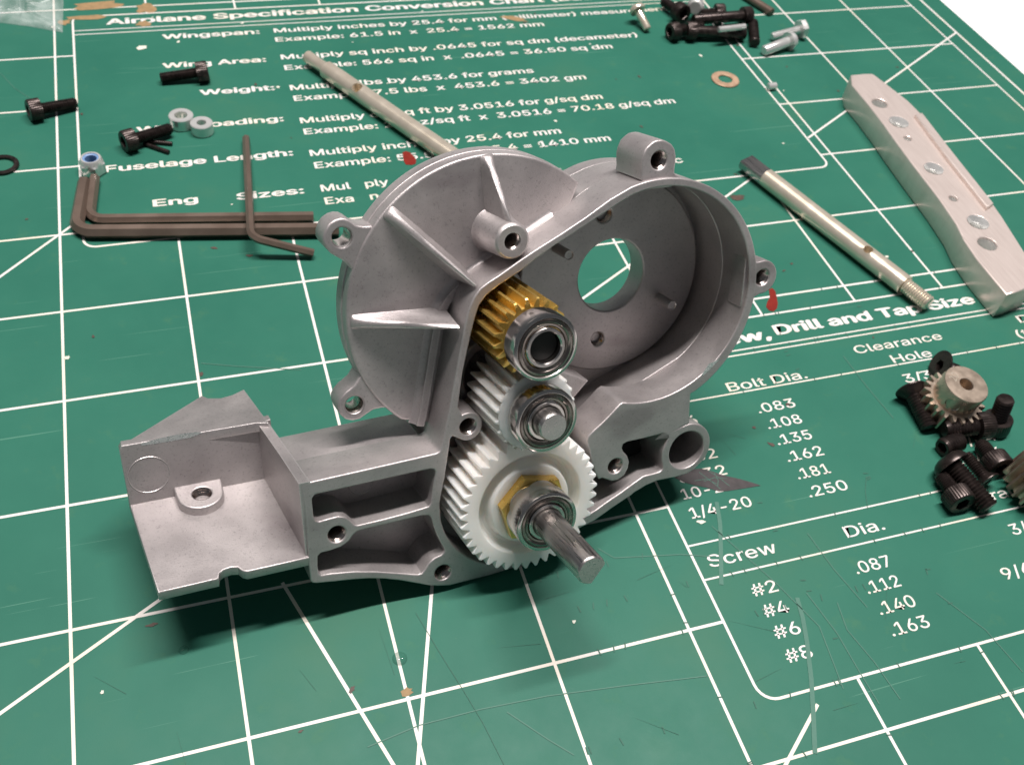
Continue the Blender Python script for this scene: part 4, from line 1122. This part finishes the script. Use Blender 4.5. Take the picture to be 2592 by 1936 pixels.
v, f_ = loops([flat_sec(0.094, 0.048, 0), flat_sec(0.0985, 0.052, 0.008), flat_sec(0.0985, 0.052, fz - 0.02), flat_sec(0.0985, 0.058, fz - 0.004), flat_sec(0.0985, 0.0985, fz)], cap0=True, cap1=True)
mk('flattened_end', v, f_, M['ground'], ax2, 30)
drilled('rod', ax2, fz, tz, 0.0985, hz, 0.046, Vector((-0.1, -0.45, 0.88)), M['plated'])
lathe('threaded_tip', thread_prof(0.078, tz, L2_, 0.026, 0.15), M['plated'], ax2, (0, 0), 36, cap1=True, angle=20)

# aluminium brace
BZ = 0.30
bar_l = [(9.6509, 5.0329), (9.6106, 4.2496), (9.5177, 3.5595), (9.416, 2.4553), (9.2733, 1.9733), (9.2456, 1.3502)]
bar_r = [(10.0581, 4.9809), (10.1957, 4.2515), (10.0917, 3.3793), (10.0043, 2.555), (9.8351, 1.7963)]
blx = [Vector(p) for p in bar_l]; brx = [Vector(p) for p in bar_r]
end_l = (9.2554, 1.2991, 0.3); end_r = (9.7414, 1.4061, 0.3)
bar_out = bar_l + [end_l, end_r] + bar_r[::-1] + [(10.0265, 5.0435, 0.3)]
bctr = Vector((sum(p[0] for p in bar_out) / len(bar_out), sum(p[1] for p in bar_out) / len(bar_out)))
bar = empty('aluminium_brace', 'long pale aluminium brace with a row of holes lying at the right edge', 'brace', P(bctr, 0.004))
bh = [((9.778, 4.4388, 0.3), .088), ((9.7949, 4.0581, 0.3), .066), ((9.7194, 3.7567, 0.3), .042), ((9.6954, 3.2087, 0.3), .060), ((9.6072, 2.7106, 0.3), .044), ((9.6389, 2.3179, 0.3), .066), ((9.528, 2.0036, 0.3), .095)]
loc2 = lambda p: (p[0] - bctr.x, p[1] - bctr.y)
o = plate('bar', smooth2([loc2(p) for p in bar_out], 1), [circle2(loc2(c), r + (0.040 if 0.05 < r < 0.07 else 0.0), 32) for c, r in bh], 0.0, BZ - 0.006, M['alu'], bar, 0.014, angle=30)
for c, r in bh:
    k_ = 0.045 if 0.05 < r < 0.07 else 0.012
    q = lathe('drilled_hole', [(r + k_, BZ - 0.0045), (r + 0.002, BZ - 0.010 - k_), (r - 0.002, BZ - 0.02 - k_), (r - 0.002, 0.02)], M['zinc'], bar, loc2(c), 32)
# raised rail along the far edge
rail = [loc2(p) for p in [(10.0295, 4.1127), (10.1399, 4.1371), (10.0384, 3.3006), (9.9545, 2.5174), (9.8358, 2.4687), (9.9134, 3.2445)]]
plate('rail', rail, [], BZ - 0.02, BZ + 0.035, M['alu'], bar, 0.014, angle=30)

# small stuff near the top of the picture
pin('grub_pin', 'tiny bright steel stub lying on the double chart border', P((8.8624, 5.3095, 0.05), .045), P((8.9736, 5.3142, 0.05), .045), 0.042, 'zinc')
screw('pan_screw', 'silver pan head screw lying tip down left of the black pile', 'pan', P((7.8119, 7.0353, 0.2), .20), P((7.8893, 6.733, 0.045), .045), 'plated', 0.95, 0.050, True)
G3 = 'black screws heaped at the top'
screw('cap_screw', 'black socket screw with its open socket facing left in the heap at the top', 'cap', P((8.0842, 6.5297, 0.11), .112), P((8.5732, 6.6166, 0.11), .112), s=1.0, r=0.07, group=G3)
screw('cap_screw', 'long black cap screw nearest in the heap, the bright pin lying on it', 'cap', P((8.306, 6.5329, 0.11), .114), P((9.0957, 6.42, 0.09), .085), s=1.05, r=0.072, smooth=True, group=G3)
screw('cap_screw', 'long black cap screw behind the bright pin with its head to the right', 'cap', P((9.3266, 6.767, 0.13), .14), P((8.5058, 6.7489, 0.12), .13), s=1.0, r=0.068, smooth=True, group=G3)
screw('cap_screw', 'black cap screw pointing up left out of the heap', 'cap', P((8.4368, 6.8938, 0.13), .13), P((8.3408, 7.3109, 0.08), .09), s=1.1, r=0.06, group=G3)
screw('cap_screw', 'black cap screw at the back of the heap, head facing right', 'cap', P((8.9963, 6.8696, 0.13), .14), P((8.6358, 6.9402, 0.1), .11), s=1.0, r=0.06, group=G3)
screw('set_screw', 'short black set screw standing out right of the heap', 'set', P((9.3536, 6.705, 0.07), .07), P((9.1371, 6.2241, 0.07), .07), s=1.1, r=0.066, group=G3)
pin('bright_pin', 'bright steel pin lying on top of the black screw heap', P((8.645, 6.3436, 0.23), .215), P((9.033, 6.3746, 0.23), .215), 0.036, 'zinc')
screw('hex_bolt', 'silver bolt with a round head behind the black heap at the top edge', 'flange', P((8.5842, 6.9097, 0.17), .20), P((8.9062, 7.3667, 0.13), .12), 'zinc', 0.95, 0.05)
pin('black_pin', 'dark pin with a pale tip cut by the top edge of the picture', P((9.5746, 7.4821, 0.05), .052), P((9.7687, 6.9504, 0.05), .052), 0.052, 'key_steel')
screw('hex_bolt', 'silver bolt farther right with a bright hexagon head, half hidden by its neighbour', 'hex', P((9.9301, 6.4057, 0.12), .12), P((9.4533, 6.3569, 0.06), .06), 'zinc', 1.0, 0.05, group='silver bolts by the border')
screw('flange_bolt', 'silver bolt with a round flanged head lying nearest the grid line', 'flange', P((9.6498, 6.1698, 0.11), .115), P((9.176, 6.0461, 0.06), .062), 'zinc', 1.0, 0.062, True, group='silver bolts by the border')

# the heap at the right: pinions and black screws
pc = (8.0235, 0.3571, 0.24)
pin_g = empty('pinion_gear', 'silver pinion gear marked 20 standing on its teeth among black screws', 'gear', P(pc, 0.07), Matrix.Rotation(R(7), 3, 'X') @ Matrix.Rotation(R(1), 3, 'Y'))
gear('toothed_wheel', 20, 0.212, 0.266, 0.0, 0.17, M['tin'], pin_g, [(0.19, 0.17), (0.18, 0.17), (0.02, 0.17)], R(4), 0.005)
lathe('hub', [(0.188, 0.16), (0.188, 0.352), (0.183, 0.360), (0.062, 0.360), (0.058, 0.354), (0.058, 0.17)], M['tin'], pin_g, (0, 0), 64)
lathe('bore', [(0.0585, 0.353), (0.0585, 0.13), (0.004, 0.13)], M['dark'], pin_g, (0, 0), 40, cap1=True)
ms = lathe('set_screw_hole', [(0.062, 0.0), (0.054, -0.010), (0.060, -0.02), (0.052, -0.03), (0.060, -0.04), (0.052, -0.05), (0.004, -0.06)], M['hole'], pin_g, (0, 0), 32, cap1=True)
hd = Vector((-0.80, -0.60, 0)).normalized()
m4 = frame_z(hd).to_4x4(); m4.translation = hd * 0.1895 + Vector((0, 0, 0.262)); ms.matrix_local = m4
cu = bpy.data.curves.new('tmp', 'FONT'); cu.body = '20'; cu.size = 0.095; cu.align_x = 'CENTER'; cu.extrude = 0.0006; cu.offset = -0.001
t_ = bpy.data.objects.new('tmp', cu); col.objects.link(t_)
me = bpy.data.meshes.new_from_object(t_.evaluated_get(bpy.context.evaluated_depsgraph_get())); bpy.data.objects.remove(t_)
me.name = 'stamped_number'; me.materials.clear(); me.materials.append(M['plated'])
me.transform(Matrix.Translation((0.0, 0.0, 0.3606)) @ Matrix.Rotation(R(40), 4, 'Z') @ Matrix.Translation((0, 0.083, 0)))
link('stamped_number', me, pin_g)
G4 = 'black screws heaped round the pinion'
screw('flat_screw', 'black countersunk screw lying left of the silver pinion, tip toward the viewer', 'flat', P((7.7915, 0.5835, 0.13), .125), P((7.7657, 0.1944, 0.062), .062), s=1.12, r=0.072, pitch=0.0276, group=G4)
screw('flat_screw', 'black screw mostly hidden behind the silver pinion', 'flat', P((8.2165, 0.7698, 0.13), .13), P((8.3861, 0.7061, 0.1), .07), s=1.2, r=0.07, group=G4)
screw('cap_screw', 'black cap screw lying level just below the pinion, knurled head to the right', 'cap', P((8.2548, 0.0684, 0.13), .13), P((7.838, 0.1299, 0.1), .11), s=1.08, r=0.080, pitch=0.0276, group=G4)
screw('cap_screw', 'black screw standing upright on its head beside the knurled one', 'cap', P((8.3862, 0.0937, 0.02), .006), P((8.3439, 0.1442, 0.33), .36), s=1.12, r=0.074, pitch=0.0276, group=G4)
screw('set_screw', 'stubby black set screw under the level cap screw', 'set', P((7.7269, -0.0301, 0.08), .082), P((7.9331, 0.004, 0.08), .082), s=1.32, r=0.082, pitch=0.0276, group=G4)
screw('button_screw', 'largest black button head screw running down to the right through the heap', 'button', P((7.6349, -0.1628, 0.15), .15), P((7.7561, -0.6514, 0.085), .085), s=1.0, r=0.084, pitch=0.0276, group=G4)
screw('cap_screw', 'black cap screw lowest in the heap, its hexagon socket facing the viewer', 'cap', P((7.5348, -0.5873, 0.115), .115), P((7.5456, -0.2704, 0.075), .085), s=1.06, r=0.062, group=G4)
screw('flat_screw', 'thin black screw with a small pale disc head facing the viewer', 'flat', P((7.8958, -0.4318, 0.1), .10), P((7.8433, -0.1618, 0.11), .13), s=0.84, r=0.052, group=G4)
screw('cap_screw', 'black cap screw right of the thin screw, head toward the edge gear', 'cap', P((8.0703, -0.3616, 0.115), .115), P((8.092, -0.0588, 0.07), .075), s=1.1, r=0.066, group=G4)
ge = empty('pinion_gear', 'dark pinion gear standing on end, cut off by the right edge', 'gear', P((8.2609, -0.5546, 0.2), 0.055), Matrix.Rotation(R(10), 3, 'Y') @ Matrix.Rotation(R(6), 3, 'X'))
gear('toothed_wheel', 20, 0.212, 0.266, 0.0, 0.30, M['tin'], ge, [(0.19, 0.30), (0.02, 0.30)], R(10), 0.005)

# clear plastic bag corner at the upper left
bag_p = [(-0.0324, 8.5829), (1.0854, 8.4783), (1.1071, 8.1601), (1.098, 7.8553), (1.0862, 7.4882), (0.7678, 7.6503), (0.4407, 7.777), (-0.005, 7.9344)]
bm = bmesh.new()
cx = sum(p[0] for p in bag_p) / len(bag_p); cy = sum(p[1] for p in bag_p) / len(bag_p)
rows = []
for k, s_ in enumerate((1.0, 0.93, 0.82, 0.66, 0.48, 0.3, 0.1)):
    row = []
    for i in range(64):
        t = i / 64 * len(bag_p); j = int(t); f = t - j
        a, b_ = bag_p[j], bag_p[(j + 1) % len(bag_p)]
        x, y = a[0] + (b_[0] - a[0]) * f, a[1] + (b_[1] - a[1]) * f
        hgt = 0.006 + (0 if k == 0 else 0.03 + 0.035 * random.random() * (1 if k > 1 else 0.4) + 0.25 * max(0, (y - 7.75)) * (k > 1))
        row.append(bm.verts.new((cx + (x - cx) * s_, cy + (y - cy) * s_, hgt)))
    rows.append(row)
for a, b_ in zip(rows, rows[1:]):
    for i in range(64): bm.faces.new((a[i], a[(i + 1) % 64], b_[(i + 1) % 64], b_[i]))
bm.faces.new(rows[-1])
bmesh.ops.recalc_face_normals(bm, faces=bm.faces)
me = bpy.data.meshes.new('plastic_bag'); bm.to_mesh(me); bm.free()
finish(me, M['bag'], 60)
tag(link('plastic_bag', me), 'crumpled clear plastic bag corner at the upper left', 'plastic bag')
